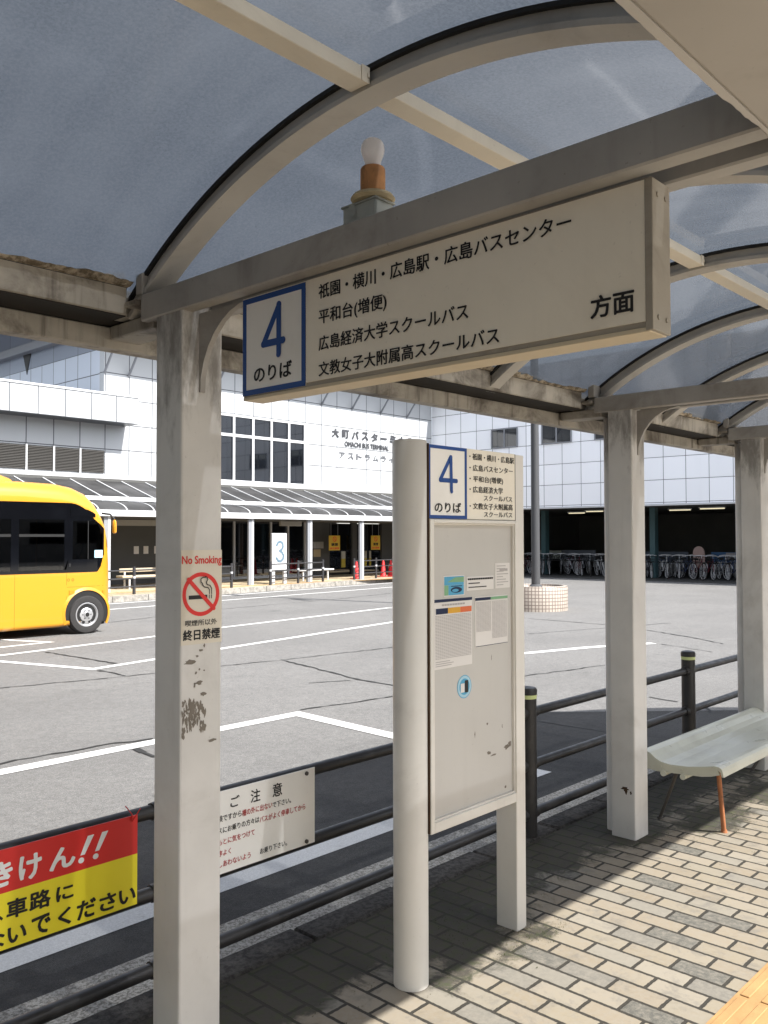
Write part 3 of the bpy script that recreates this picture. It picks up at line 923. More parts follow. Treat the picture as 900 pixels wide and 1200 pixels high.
stroke(mb, Fn, [(1.5925, 1.430), (1.5925, 1.442), (1.587, 1.449), (1.574, 1.451), (1.567, 1.457), (1.565, 1.463), (1.560, 1.466), (1.559, 1.475), (1.566, 1.481), (1.575, 1.480)], 0.003, 0.0014)
stroke(mb, Fn, [(1.6005, 1.430), (1.6005, 1.446), (1.594, 1.455), (1.583, 1.458), (1.580, 1.466), (1.585, 1.473), (1.582, 1.480), (1.575, 1.483)], 0.003, 0.0014)
text(mb, Fn, '喫煙所以外', 1.506, 1.620, 1.336, 1.354, 0.0014, 0.004)
text(mb, Fn, '終日禁煙', 1.498, 1.632, 1.293, 1.326, 0.0014, 0.03)
mb.build('black_print', M['black'], nos)

# ------------------------------------------------------------------ information board
info = thing('stop_board', 'free-standing cream timetable board with blue number 4 plate on the platform', 'notice board', (2.7, 2.08, 0))
mb = MB()
mb.lathe((2.402, 2.108, 0), [(0.063, -0.01), (0.064, 1.946), (0.060, 1.953)], 32)
mb.build('round_post', M['info_post'], info)
mb = MB(); mb.box(3.004, 3.070, 2.062, 2.165, -0.01, 1.94, 0.004, 2)
mb.build('square_post', M['info_post'], info)
mb = MB(); mb.box(2.44, 2.9985, 2.056, 2.12, 1.668, 1.941, 0.002)
mb.build('header', M['sign_face'], info)
mb = MB()
for q in ((2.437, 2.460, 0.532, 1.666), (2.974, 2.9985, 0.532, 1.666), (2.460, 2.974, 1.652, 1.666), (2.460, 2.974, 0.532, 0.570)):
    mb.box(q[0], q[1], 2.040, 2.118, q[2], q[3], 0.002)
for q in ((2.460, 2.466, 0.570, 1.652), (2.968, 2.974, 0.570, 1.652), (2.466, 2.968, 1.646, 1.652), (2.466, 2.968, 0.570, 0.577)):
    mb.box(q[0], q[1], 2.0465, 2.10, q[2], q[3], 0.001)
mb.build('case_frame', M['info_post'], info)
mb = MB(); mb.box(2.4605, 2.9735, 2.058, 2.10, 0.5705, 1.6515)
mb.build('back_panel', M['info_back'], info)
mb = MB(); mb.box(2.4325, 2.4362, 2.044, 2.07, 0.535, 1.942); mb.box(2.9988, 3.0038, 2.058, 2.10, 0.535, 1.94)
mb.build('seam', M['rust'], info)
Fi = Face((0, 2.056, 0), (1, 0, 0), (0, 0, 1))
number_plate(Fi, 2.442, 2.672, 1.669, 1.940, 0.0125, info,
             ([(2.573, 1.900), (2.511, 1.812), (2.607, 1.812)], [(2.574, 1.900), (2.577, 1.772)]), 0.0165, (2.478, 2.635, 1.692, 1.730))
mb = MB()
for body, a0, a1, b0, b1 in (('・祇園・横川・広島駅', 2.690, 2.990, 1.899, 1.925), ('・広島バスセンター', 2.690, 2.980, 1.856, 1.881), ('・平和台(増便)', 2.690, 2.912, 1.810, 1.838),
                             ('・広島経済大学', 2.690, 2.910, 1.772, 1.798), ('スクールバス', 2.782, 2.975, 1.743, 1.764), ('・文教女子大附属高', 2.690, 2.978, 1.708, 1.733), ('スクールバス', 2.782, 2.975, 1.679, 1.700)):
    text(mb, Fi, body, a0, a1, b0, b1, 0.001, 0.005)
mb.build('lettering', M['black'], info)
Fb = Face((0, 2.058, 0), (1, 0, 0), (0, 0, 1))
mb = MB()
for i, (a, b, w, h) in enumerate(((2.81, 0.755, 0.03, 0.012), (2.84, 0.742, 0.035, 0.008), (2.93, 0.757, 0.03, 0.018), (2.95, 0.768, 0.018, 0.02), (2.72, 0.84, 0.006, 0.02), (2.80, 0.87, 0.012, 0.008), (2.90, 0.845, 0.005, 0.015), (2.83, 1.125, 0.004, 0.02), (2.92, 0.60, 0.01, 0.015))):
    blob(Fb, a, b, w, h, 0.0006, 11, 0.5, 60+i)
mb.build('scuff', M['scuff'], info)
Fr = Face((2.392, 2.104, 0), (math.cos(-.8), math.sin(-.8), 0), (0, 0, 1))
# papers stuck on the grey panel
def lines(mb, F, a0, a1, b0, b1, n, fill=0.45, d=0.001, cells=1, seed=1):
    rr = random.Random(seed)
    for j in range(n):
        bb = b1 - (b1-b0)*(j+0.5)/n
        hh = (b1-b0)/n*fill/2
        a = a0
        for c in range(cells):
            w = (a1-a0)/cells
            e = a0 + w*c + w*(0.88 if cells > 1 else rr.uniform(0.5, 1.0))
            rect(mb, F, a0 + w*c, e, bb-hh, bb+hh, d)
def paper(name, label, cat, a0, a1, b0, b1, group=None):
    o = thing(name, label, cat, ((a0+a1)/2, 2.057, b0), group)
    mb = MB(); slab(mb, Fb, a0, a1, b0, b1, 0.0005, 0.0013)
    mb.build('sheet', M['paper'], o)
    return o
Fq = Face((0, 2.0567, 0), (1, 0, 0), (0, 0, 1))
o = paper('timetable', 'tall white timetable with navy, amber and orange heading cells on the stop board', 'timetable', 2.472, 2.704, 1.114, 1.371)
mb = MB()
rect(mb, Fq, 2.472, 2.704, 1.3595, 1.3705); mb.i = 0
rect(mb, Fq, 2.486, 2.556, 1.316, 1.337); mb.i = 1
rect(mb, Fq, 2.5565, 2.630, 1.316, 1.337); mb.i = 2
rect(mb, Fq, 2.6305, 2.7005, 1.316, 1.337); mb.i = 3
lines(mb, Fq, 2.482, 2.70, 1.150, 1.312, 30, 0.4, 0.001, 18, 2)
lines(mb, Fq, 2.482, 2.62, 1.122, 1.145, 3, 0.35, 0.001, 1, 3)
lines(mb, Fq, 2.52, 2.66, 1.342, 1.355, 1, 0.5, 0.001, 9, 3)
mb.build('print', [M['navy'], M['amber'], M['orange'], M['grey_print']], o)
o = paper('timetable', 'smaller white timetable with dark green and navy heading bar on the stop board', 'timetable', 2.724, 2.940, 1.174, 1.368)
mb = MB()
rect(mb, Fq, 2.724, 2.825, 1.3535, 1.3645); mb.i = 1
rect(mb, Fq, 2.8255, 2.940, 1.3535, 1.3645); mb.i = 2
lines(mb, Fq, 2.730, 2.828, 1.232, 1.348, 26, 0.4, 0.001, 9, 4)
lines(mb, Fq, 2.834, 2.936, 1.200, 1.348, 32, 0.4, 0.001, 9, 5); mb.i = 0
rect(mb, Fq, 2.727, 2.939, 1.1755, 1.1775)
mb.build('print', [M['navy'], M['green'], M['grey_print']], o)
o = paper('poster', 'small blue and green picture card above the tall timetable', 'poster', 2.531, 2.657, 1.380, 1.456)
mb = MB()
rect(mb, Fq, 2.535, 2.653, 1.421, 1.4525, 0.001); mb.i = 1
rect(mb, Fq, 2.56, 2.653, 1.383, 1.4205, 0.001); mb.i = 2
rect(mb, Fq, 2.535, 2.5595, 1.383, 1.4205, 0.001)
mb.face([Fq.p(2.552, 1.432, .0014), Fq.p(2.653, 1.430, .0014), Fq.p(2.653, 1.4495, .0014), Fq.p(2.60, 1.449, .0014)]); mb.i = 3
disc(mb, Fq, 2.607, 1.402, 0.034, 0.011, 0.0014)
rect(mb, Fq, 2.575, 2.64, 1.4145, 1.4175, 0.0014); mb.i = 0
disc(mb, Fq, 2.60, 1.400, 0.02, 0.006, 0.0018)
mb.build('print', [M['sky_blue'], M['sky_blue'], M['green'], M['navy']], o)
o = paper('card', 'wide white card with three printed lines between two small sheets', 'card', 2.672, 2.846, 1.395, 1.448)
mb = MB(); lines(mb, Fq, 2.678, 2.842, 1.433, 1.444, 1, 0.6, 0.001, 14, 7); lines(mb, Fq, 2.682, 2.80, 1.400, 1.430, 2, 0.25, 0.001, 1, 8)
mb.build('print', M['black'], o)
o = paper('card', 'small greyish printed sheet nearest the right edge of the stop board panel', 'card', 2.857, 2.957, 1.396, 1.496)
mb = MB(); lines(mb, Fq, 2.866, 2.95, 1.404, 1.49, 8, 0.3, 0.001, 1, 9); rect(mb, Fq, 2.885, 2.94, 1.464, 1.474, 0.0014)
mb.build('print', M['grey_print'], o)
o = thing('round_sticker', 'round light blue sticker showing a black phone on the stop board', 'sticker', (2.655, 2.057, 1.03))
mb = MB(); disc(mb, Fb, 2.655, 1.033, 0.044, 0.044, 0.0008); mb.build('disc', M['sky_blue'], o)
mb = MB(); ring(mb, Fb, 2.655, 1.033, 0.041, 0.041, 0.010, 0.0013); mb.build('ring_print', M['pale_blue'], o)
mb = MB(); rect(mb, Fb, 2.657, 2.678, 1.010, 1.056, 0.0018); mb.i = 1
rect(mb, Fb, 2.632, 2.655, 1.012, 1.046, 0.0016); mb.build('phone_print', [M['black'], M['paper']], o)

# ------------------------------------------------------------------ guard rail by the kerb with its two signs
rail = thing('guard_rail', 'dark brown tubular guard rail along the platform kerb', 'guard rail', (4, 2.67, 0))
RPX = [-2.6, -0.45, 1.76, 4.00, 6.02, 8.0]
for px_ in RPX[:-1]:
    mb = MB(); mb.tube([(px_, 2.67, -0.02), (px_, 2.67, 0.735)], 0.047, 20)
    for zz in (0.655, 0.375, 0.115):
        mb.lathe((px_, 2.67, zz), [(0.030, -0.075), (0.033, -0.045), (0.033, 0.045), (0.030, 0.075)], 14, 'x')
    p = mb.build('post', M['rail'], rail)
    mb = MB(); mb.lathe((px_, 2.67, 0), [(0.0485, 0.734), (0.0485, 0.755)], 20); mb.build('reflective_band', M['reflector'], p)
    mb = MB(); mb.lathe((px_, 2.67, 0), [(0.050, 0.755), (0.051, 0.778), (0.044, 0.790), (0.02, 0.796)], 20); mb.build('cap', M['rail'], p)
for zz in (0.655, 0.375, 0.115):
    for a, b in zip(RPX[:-2], RPX[1:-1]):
        mb = MB(); mb.tube([(a, 2.67, zz), (b, 2.67, zz)], 0.0245, 16); mb.build('rail', M['rail'], rail)
    mb = MB(); mb.tube([(RPX[-2], 2.67, zz), (7.0, 2.67, zz)], 0.0245, 16); mb.build('rail', M['rail'], rail)

warn = thing('warning_sign', 'red and yellow danger sign with white and black lettering tied to the guard rail', 'sign', (1.2, 2.63, 0.38))
Fw = Face((0, 2.63, 0), (1, 0, 0), (0, 0, 1))
mb = MB(); slab(mb, Fw, 0.42, 1.608, 0.376, 0.5435, -0.004, 0); mb.build('yellow_panel', M['yellow'], warn)
mb = MB(); slab(mb, Fw, 0.42, 1.608, 0.5435, 0.672, -0.004, 0); mb.build('red_panel', M['red'], warn)
mb = MB()
text(mb, Fw, 'き', 1.110, 1.186, 0.563, 0.638, 0.001, 0.035)
text(mb, Fw, 'け', 1.204, 1.276, 0.562, 0.638, 0.001, 0.035)
text(mb, Fw, 'ん', 1.300, 1.386, 0.566, 0.633, 0.001, 0.035)
def bang(a):
    mb.face([Fw.p(a+0.003, 0.590, .001), Fw.p(a+0.018, 0.590, .001), Fw.p(a+0.050, 0.646, .001), Fw.p(a+0.028, 0.646, .001)])
    disc(mb, Fw, a+0.006, 0.574, 0.010, 0.009, 0.001)
bang(1.400); bang(1.450)
mb.build('white_lettering', M['white_letter'], warn)
mb = MB()
text(mb, Fw, '、', 1.142, 1.158, 0.466, 0.482, 0.001, 0.03)
text(mb, Fw, '車', 1.168, 1.232, 0.461, 0.518, 0.001, 0.03)
text(mb, Fw, '路', 1.238, 1.306, 0.463, 0.520, 0.001, 0.03)
text(mb, Fw, 'に', 1.323, 1.381, 0.466, 0.512, 0.001, 0.03)
for ch, a0, a1, b0, b1 in (('な', 1.10, 1.164, 0.385, 0.438), ('い', 1.172, 1.230, 0.388, 0.436), ('で', 1.245, 1.306, 0.386, 0.444), ('く', 1.330, 1.374, 0.388, 0.442), ('だ', 1.392, 1.458, 0.387, 0.446), ('さ', 1.470, 1.530, 0.388, 0.444), ('い', 1.540, 1.602, 0.390, 0.438)):
    text(mb, Fw, ch, a0, a1, b0, b1, 0.001, 0.03)
mb.build('black_lettering', M['black'], warn)
mb = MB(); mb.tube([(1.585, 2.628, 0.66), (1.575, 2.61, 0.685), (1.58, 2.66, 0.70)], 0.0018, 6); mb.tube([(1.585, 2.626, 0.655), (1.60, 2.60, 0.70)], 0.0015, 6)
mb.build('wire_tie', M['red'], warn)

note = thing('notice_sign', 'white notice plate with black and red lettering bolted to the guard rail behind the post', 'notice', (2.05, 2.63, 0.38))
mb = MB(); slab(mb, Fw, 1.865, 2.412, 0.378, 0.676, -0.004, 0); mb.build('plate', M['notice'], note)
mb = MB()
text(mb, Fw, 'ご', 1.992, 2.034, 0.608, 0.648, 0.001, 0.012)
text(mb, Fw, '注', 2.086, 2.132, 0.604, 0.652, 0.001, 0.012)
text(mb, Fw, '意', 2.192, 2.240, 0.602, 0.653, 0.001, 0.012)
text(mb, Fw, '危険ですから', 1.914, 2.043, 0.566, 0.590, 0.001, 0.006)
text(mb, Fw, 'で下さい。', 2.192, 2.285, 0.562, 0.584, 0.001, 0.006)
text(mb, Fw, 'バスにお乗りの方々は', 1.915, 2.127, 0.524, 0.547, 0.001, 0.006)
text(mb, Fw, 'お乗り下さい。', 2.131, 2.265, 0.402, 0.424, 0.001, 0.006)
mb.build('black_lettering', M['black'], note)
mb = MB()
text(mb, Fw, '柵の外に出ない', 2.046, 2.190, 0.564, 0.588, 0.001, 0.006)
text(mb, Fw, 'バスがよく停車してから', 2.129, 2.360, 0.520, 0.544, 0.001, 0.006)
text(mb, Fw, '足もとに気をつけて', 1.915, 2.105, 0.482, 0.505, 0.001, 0.006)
text(mb, Fw, '順序よく', 1.915, 1.995, 0.442, 0.464, 0.001, 0.006)
text(mb, Fw, '押しあわないよう', 1.914, 2.086, 0.402, 0.425, 0.001, 0.006)
mb.build('red_lettering', M['red_letter'], note)
mb = MB()
for zz in (0.660, 0.392):
    mb.lathe((2.366, 2.6295, zz), [(0.008, 0.0), (0.008, -0.006), (0.004, -0.008)], 10, 'y')
mb.build('bolt', M['dark_leg'], note)

# ------------------------------------------------------------------ bench
bench = thing('bench', 'pale green-grey moulded bench with one rusty orange leg beside the shelter post', 'bench', (5.4, 2.05, 0))
prof = [(2.292, 0.372), (2.300, 0.405), (2.290, 0.421), (2.268, 0.424), (2.240, 0.415), (2.210, 0.392), (2.175, 0.376), (2.12, 0.370), (2.02, 0.376), (1.93, 0.392), (1.885, 0.402), (1.860, 0.402), (1.845, 0.394), (1.838, 0.378), (1.832, 0.352)]
inner = [(1.843, 0.351), (1.850, 0.375), (1.862, 0.385), (1.885, 0.388), (1.93, 0.376), (2.02, 0.360), (2.12, 0.354), (2.18, 0.358), (2.22, 0.374), (2.25, 0.392), (2.275, 0.400), (2.280, 0.372)]
mb = MB(); mb.prism(prof + inner, 'x', 4.545, 6.42)
sm = mb.build('seat', M['bench'], bench)
mb = MB()
endp = [(2.290, 0.380), (2.26, 0.40), (2.20, 0.374), (2.12, 0.360), (2.02, 0.366), (1.93, 0.380), (1.87, 0.392), (1.855, 0.36), (1.90, 0.345), (1.95, 0.335), (2.20, 0.320), (2.285, 0.328)]
mb.prism(endp, 'x', 4.548, 4.560); mb.prism(endp, 'x', 6.405, 6.417)
for yy in (2.06, 2.18):
    mb.lathe((4.548, yy, 0.352), [(0.007, 0), (0.007, -0.004)], 10, 'x')
mb.build('end_panel', M['bench'], bench)
for yy in (2.05, 2.16):
    mb = MB(); mb.tube([(4.535, yy, 0.318), (6.43, yy, 0.318)], 0.016, 12); mb.build('rail', M['bench'], bench)
for xx, s in ((4.66, 1), (6.25, -1)):
    mb = MB(); mb.tube([(xx-0.02*s, 1.90, 0.365), (xx+0.10*s, 1.922, 0.002)], 0.0125, 10)
    mb.lathe((xx+0.10*s, 1.922, 0), [(0.018, 0.0), (0.016, 0.014)], 12)
    mb.build('leg', M['rust_leg'], bench)
    mb = MB(); mb.tube([(xx, 2.13, 0.325), (xx+0.09*s, 2.285, 0.002)], 0.010, 10)
    mb.lathe((xx+0.09*s, 2.285, 0), [(0.016, 0.0), (0.014, 0.012)], 12)
    mb.build('leg', M['dark_leg'], bench)

# ------------------------------------------------------------------ yellow bus
BY = 14.97
bus = thing('small_bus', 'small yellow bus with black window band parked across the bus lanes', 'bus', (5.5, BY+1.05, -0.15))
def section(x, w, zb, zt, r):
    pts = []
    yc = BY + 1.04
    rb = 0.08
    for cx, cz, a0, rr in ((yc+w-r, zt-r, 0, r), (yc-w+r, zt-r, 90, r), (yc-w+rb, zb+rb, 180, rb), (yc+w-rb, zb+rb, 270, rb)):
        for j in range(7):
            a = math.radians(a0 + 15*j)
            pts.append((x, cx + rr*math.cos(a), cz + rr*math.sin(a)))
    return pts
st = [(1.60, 1.00, 0.12, 2.50, 0.26), (1.72, 1.04, 0.05, 2.58, 0.26), (3.5, 1.04, -0.01, 2.60, 0.28), (6.9, 1.04, 0.0, 2.60, 0.28), (7.55, 1.04, 0.0, 2.585, 0.30), (7.85, 1.04, 0.02, 2.53, 0.30), (8.10, 1.035, 0.03, 2.43, 0.30), (8.27, 1.02, 0.05, 2.28, 0.30), (8.39, 1.0, 0.07, 2.11, 0.28), (8.47, 0.975, 0.08, 1.95, 0.25), (8.53, 0.945, 0.09, 1.72, 0.24), (8.575, 0.91, 0.10, 1.35, 0.22), (8.605, 0.87, 0.14, 0.95, 0.2), (8.615, 0.82, 0.22, 0.70, 0.15)]
def bw(x):
    for (xa, wa, *_), (xb, wb, *_2) in zip(st[:-1], st[1:]):
        if xa <= x <= xb:
            return wa + (wb-wa)*(x-xa)/(xb-xa)
    return 1.0
def at_x(x):
    for qa, qb in zip(st[:-1], st[1:]):
        if qa[0] <= x <= qb[0]:
            t = (x-qa[0])/(qb[0]-qa[0])
            return tuple(u+(v-u)*t for u, v in zip(qa, qb))
def hi_(x):
    return 2.235 if x < 7.7 else 2.235 - 0.62*(max(0, x-7.7)/0.74)**2.2
def lo_(x):
    return 0.975 if x < 8.28 else 0.975 + 0.34*((x-8.28)/0.16)**2
def lower_ring(q):
    x, w, zb, zt, r = q
    return [(p[0], p[1], min(p[2], lo_(x))) for p in section(x, w, zb, zt, r)]
def upper_ring(q):
    x, w, zb, zt, r = q
    return [(p[0], p[1], max(p[2], hi_(x)) if p[2] < zt-r+1e-4 else max(p[2], hi_(x))) for p in section(x, w, zb, zt, min(r, max(0.06, zt-hi_(x)-0.02)))]
X0, X1 = 1.80, 8.44
mid_st = [at_x(X0)] + [q for q in st if X0 < q[0] < X1] + [at_x(x) for x in (8.30, 8.34)] + [at_x(X1)]
mid_st.sort()
front_st = [at_x(X1)] + [q for q in st if q[0] > X1]
rear_st = [q for q in st if q[0] < X0] + [at_x(X0)]
mb = MB()
mb.loft([section(*q) for q in rear_st], True, True, True)
mb.loft([section(*q) for q in front_st], True, True, True)
mb.loft([lower_ring(q) for q in mid_st], True, True, True)
mb.loft([upper_ring(q) for q in mid_st], True, True, True)
bmesh.ops.remove_doubles(mb.bm, verts=mb.bm.verts, dist=1e-5)
bmesh.ops.dissolve_degenerate(mb.bm, edges=mb.bm.edges, dist=1e-5)
body = mb.build('body', [M['bus'], M['bus_glass']], bus)
for f in body.data.polygons:
    if f.center.x > 8.45 and f.normal.x > 0.75 and 1.02 < f.center.z < 1.98: f.material_index = 1
def side_panel(name, mat, x0, x1, lo, hi, d, parent, n=24, sg=-1, t=0.02):
    """sheet hugging the bus side between heights lo(x) and hi(x); sg = -1 near side, +1 far side"""
    mb = MB()
    rings = []
    for j in range(n+1):
        x = x0 + (x1-x0)*j/n
        y = BY + 1.04 + sg*bw(x)
        rings.append([(x, y+sg*d, lo(x)), (x, y+sg*d, hi(x)), (x, y-sg*t, hi(x)), (x, y-sg*t, lo(x))])
    mb.loft(rings, True, True)
    return mb.build(name, mat, parent)
def ztop(x): return 1.93 if x < 7.70 else 1.915 - 0.10*max(0, (x-8.2)/0.2)**2
def zbot(x): return 1.03 if x < 7.70 else 1.21 + 0.05*max(0, (x-8.3))/0.1
PANES = ((2.0, 3.0), (3.1, 4.2), (4.3, 5.42), (5.55, 6.66), (6.80, 7.63), (7.79, 8.405))
for sg in (-1, 1):
    wb = side_panel('window_band', M['bus_glass'], X0, X1, ztop, hi_, 0.006, bus, 90, sg)
    side_panel('lower_trim', M['bus_glass'], X0, X1, lo_, zbot, 0.006, wb, 90, sg)
    pil = [X0] + [q for pr in PANES for q in pr] + [X1]
    for a, b in zip(pil[0::2], pil[1::2]):
        side_panel('pillar', M['bus_glass'], a, b, zbot, ztop, 0.006, wb, 4, sg)
    for a, b in PANES[:-1]:
        w = side_panel('window', M['bus_pane'], a, b, zbot, ztop, 0.002, bus, 2, sg, 0.004)
        side_panel('sash', M['black_plastic'], a, b, lambda x: 1.622, lambda x: 1.668, 0.008, w, 2, sg)
    a, b = PANES[-1]
    w = side_panel('window', M['bus_pane'], a, b, zbot, ztop, 0.002, bus, 14, sg, 0.004)
    side_panel('sash', M['black_plastic'], 8.085, 8.10, zbot, ztop, 0.010, w, 2, sg)
    side_panel('destination_pane', M['bus_glass'], 7.74, 8.24, lambda x: 1.985, lambda x: 2.135 - 0.10*max(0, (x-7.95)/0.3)**2, 0.012, bus, 8, sg)
# cabin: floor, ceiling, seats, poles, steering wheel
mb = MB(); mb.box(1.85, 8.2, BY+0.06, BY+2.02, 0.976, 0.99); mb.build('cabin_floor', M['inside'], bus)
mb = MB(); mb.box(1.85, 7.8, BY+0.06, BY+2.02, 2.215, 2.234); mb.build('ceiling', M['soffit'], bus)
for xs in (2.3, 3.1, 3.9, 4.7, 5.5, 6.3, 7.0):
    for y0 in (BY+0.12, BY+1.50):
        mb = MB(); mb.box(xs, xs+0.10, y0, y0+0.44, 0.99, 1.46, 0.04, 2); mb.box(xs+0.10, xs+0.46, y0, y0+0.44, 0.99, 1.06, 0.03, 2)
        mb.build('seat', M['seat_blue'], bus)
for xs, y0 in ((4.45, BY+0.62), (5.9, BY+0.62), (6.72, BY+1.40), (7.42, BY+0.64), (3.3, BY+1.4)):
    mb = MB(); mb.tube([(xs, y0, 0.98), (xs, y0, 2.22)], 0.018, 8); mb.build('grab_pole', M['amber_lens'], bus)
mb = MB(); mb.box(7.62, 7.74, BY+0.22, BY+0.72, 0.99, 1.62, 0.05, 2); mb.build('seat', M['seat_grey'], bus)
mb = MB()
c0 = Vector((8.10, BY+0.47, 1.34)); u = Vector((0, 1, 0)); v = Vector((0.45, 0, 0.89))
mb.tube([c0 + (u*math.cos(2*math.pi*j/20) + v*math.sin(2*math.pi*j/20))*0.21 for j in range(21)], 0.014, 6, False)
mb.tube([c0, (8.25, BY+0.47, 1.0)], 0.025, 6); mb.build('steering_wheel', M['black_plastic'], bus)
mb = MB(); mb.box(8.22, 8.42, BY+0.2, BY+1.9, 0.99, 1.16, 0.03); mb.build('dashboard', M['black_plastic'], bus)
side_panel('window_sticker', M['pale_blue'], 8.225, 8.40, lambda x: 1.235, lambda x: 1.375, 0.015, bus, 3)
side_panel('door_handle', M['black_plastic'], 7.72, 7.75, lambda x: 1.08, lambda x: 1.14, 0.012, bus, 1)
# panel gaps, lamps
mb = MB()
for a, z0, z1 in ((6.735, 0.02, 0.965), (7.68, 0.75, 0.965), (7.68, 0.02, 0.55), (5.5, 0.02, 0.965)):
    y = BY + 1.04 - bw(a)
    mb.box(a-0.004, a+0.004, y-0.0015, y+0.01, z0, z1)
rings = []
for j in range(9):
    x = 7.69 + (8.52-7.69)*j/8
    y = BY + 1.04 - bw(x)
    rings.append([(x, y-0.0015, 0.709), (x, y-0.0015, 0.717), (x, y+0.01, 0.717), (x, y+0.01, 0.709)])
mb.loft(rings)
mb.build('panel_gap', M['bus_gap'], bus)
for a0, a1, z0, z1 in ((7.73, 7.835, 0.58, 0.655), (8.41, 8.455, 0.56, 0.625)):
    side_panel('side_lamp', M['amber_lens'], a0, a1, lambda x: z0, lambda x: z1, 0.012, bus, 3)
Fbus = Face((0, BY-0.0, 0), (1, 0, 0), (0, 0, 1))
mb = MB()
for a in (7.715, 7.80):
    ring(mb, Fbus, a, 0.842, 0.028, 0.028, 0.014, 0.003, 14)
mb.build('maker_mark', M['bus_gap'], bus)
# front right wheel and rear right wheel
def wheel(cx, parent):
    R = 0.375
    cz = -0.15 + R
    def shrink(m):
        for v in m.bm.verts:
            v.co.x = cx + (v.co.x-cx)*0.93; v.co.z = -0.15 + (v.co.z+0.15)*0.93
    mb = MB()
    # dark arch recess and flared lip on the body side
    ringp = [(cx + 0.425*math.cos(math.radians(a)), cz + 0.425*math.sin(math.radians(a))) for a in range(-25, 206, 11)]
    mb.prism(ringp, 'y', BY-0.004, BY+0.03)
    mb.build('wheel_arch', M['black_plastic'], bus)
    mb = MB()
    o_, i_ = [], []
    for a in range(-28, 209, 8):
        o_.append((cx + 0.472*math.cos(math.radians(a)), cz + 0.472*math.sin(math.radians(a))))
        i_.append((cx + 0.420*math.cos(math.radians(a)), cz + 0.420*math.sin(math.radians(a))))
    n = len(o_)
    for j in range(n-1):
        mb.loft([[(o_[j][0], BY, o_[j][1]), (o_[j+1][0], BY, o_[j+1][1])], [(i_[j][0], BY-0.022, i_[j][1]), (i_[j+1][0], BY-0.022, i_[j+1][1])], [(i_[j][0], BY+0.01, i_[j][1]), (i_[j+1][0], BY+0.01, i_[j+1][1])]], False, False)
    mb.build('arch_lip', M['bus'], bus)
    wroot = None
    mb = MB()
    mb.lathe((cx, BY, cz), [(0.20, 0.17), (0.345, 0.17), (0.373, 0.14), (0.375, 0.10), (0.373, 0.0), (0.35, -0.030), (0.30, -0.036), (0.245, -0.030), (0.235, -0.012), (0.20, 0.01)], 40, 'y')
    shrink(mb)
    t = mb.build('wheel', M['tyre'], bus)
    mb = MB()
    mb.lathe((cx, BY, cz), [(0.236, 0.03), (0.236, -0.024), (0.222, -0.026), (0.208, -0.012), (0.19, 0.012), (0.12, -0.010), (0.10, -0.014), (0.062, -0.016), (0.058, -0.034), (0.03, -0.038)], 40, 'y')
    shrink(mb)
    mb.build('rim', M['rim'], t)
    mb = MB()
    for j in range(8):
        a = math.radians(22 + 45*j)
        mb.lathe((cx + 0.155*math.cos(a), BY, cz + 0.155*math.sin(a)), [(0.030 if j % 2 else 0.024, 0.01), (0.030 if j % 2 else 0.024, -0.006)], 12, 'y')
    mb.lathe((cx, BY, cz), [(0.045, -0.03), (0.040, -0.043)], 16, 'y')
    for j in range(6):
        a = math.radians(60*j)
        mb.lathe((cx + 0.085*math.cos(a), BY, cz + 0.085*math.sin(a)), [(0.011, -0.01), (0.011, -0.024)], 8, 'y')
    shrink(mb)
    mb.build('wheel_hole', M['black_plastic'], t)
wheel(8.07, bus); wheel(3.2, bus)
# roof pod and mirror
mb = MB()
def pods(x, w, zt):
    yc = BY+1.04
    return [(x, yc-w, 2.50), (x, yc-w+0.05, zt-0.03), (x, yc-w+0.13, zt), (x, yc+w-0.13, zt), (x, yc+w-0.05, zt-0.03), (x, yc+w, 2.50)]
mb.loft([pods(4.2, 0.76, 2.60), pods(4.5, 0.82, 2.74), pods(6.35, 0.82, 2.74), pods(6.6, 0.80, 2.715), pods(6.78, 0.78, 2.66), pods(6.88, 0.76, 2.58)], True, True, True)
mb.build('roof_pod', M['bus'], bus)
mb = MB(); mb.tube([(8.40, BY+0.06, 2.06), (8.50, BY-0.06, 2.04), (8.57, BY-0.10, 1.95)], 0.018, 8)
mb.build('mirror_arm', M['black_plastic'], bus)
mb = MB(); mb.lathe((8.565, BY-0.10, 0), [(0.02, 1.68), (0.055, 1.70), (0.06, 1.80), (0.05, 1.91), (0.02, 1.94)], 14)
for v in mb.bm.verts: v.co.x = 8.565 + (v.co.x-8.565)*0.6
mb.build('mirror', M['bus'], bus)
mb = MB(); mb.box(8.28, 8.46, BY+0.03, BY+0.2, 0.0, 0.10, 0.02); mb.build('bumper_corner', M['black_plastic'], bus)

# ------------------------------------------------------------------ terminal building facing the road
FY = 27.3
term = thing('terminal_building', 'white panelled bus terminal with lettering, glass canopy and dark windows across the road', 'building', (20, FY, 0))
mb = MB()
mb.box(15.3, 32.735, FY, FY+0.3, 3.75, 8.7)
mb.box(-12, 15.297, FY, FY+0.3, 3.75, 6.4)
mb.build('wall', M['facade'], term)
mb = MB(); mb.box(15.302, 15.6, FY+0.302, 44, 5.4, 8.1); mb.build('side_wall', M['facade_side'], term)
mb = MB(); mb.box(15.302, 15.6, FY+0.302, 44, 8.102, 10.6); mb.build('side_wall', M['facade_dark'], term)
mb = MB()
for y0 in (32.6,):
    mb.loft([[(15.28, y0, 9.12), (15.28, y0+1.0, 9.12), (15.28, y0+0.5, 7.92)], [(15.30, y0, 9.12), (15.30, y0+1.0, 9.12), (15.30, y0+0.5, 7.92)]])
mb.build('triangular_vent', M['black_plastic'], term)
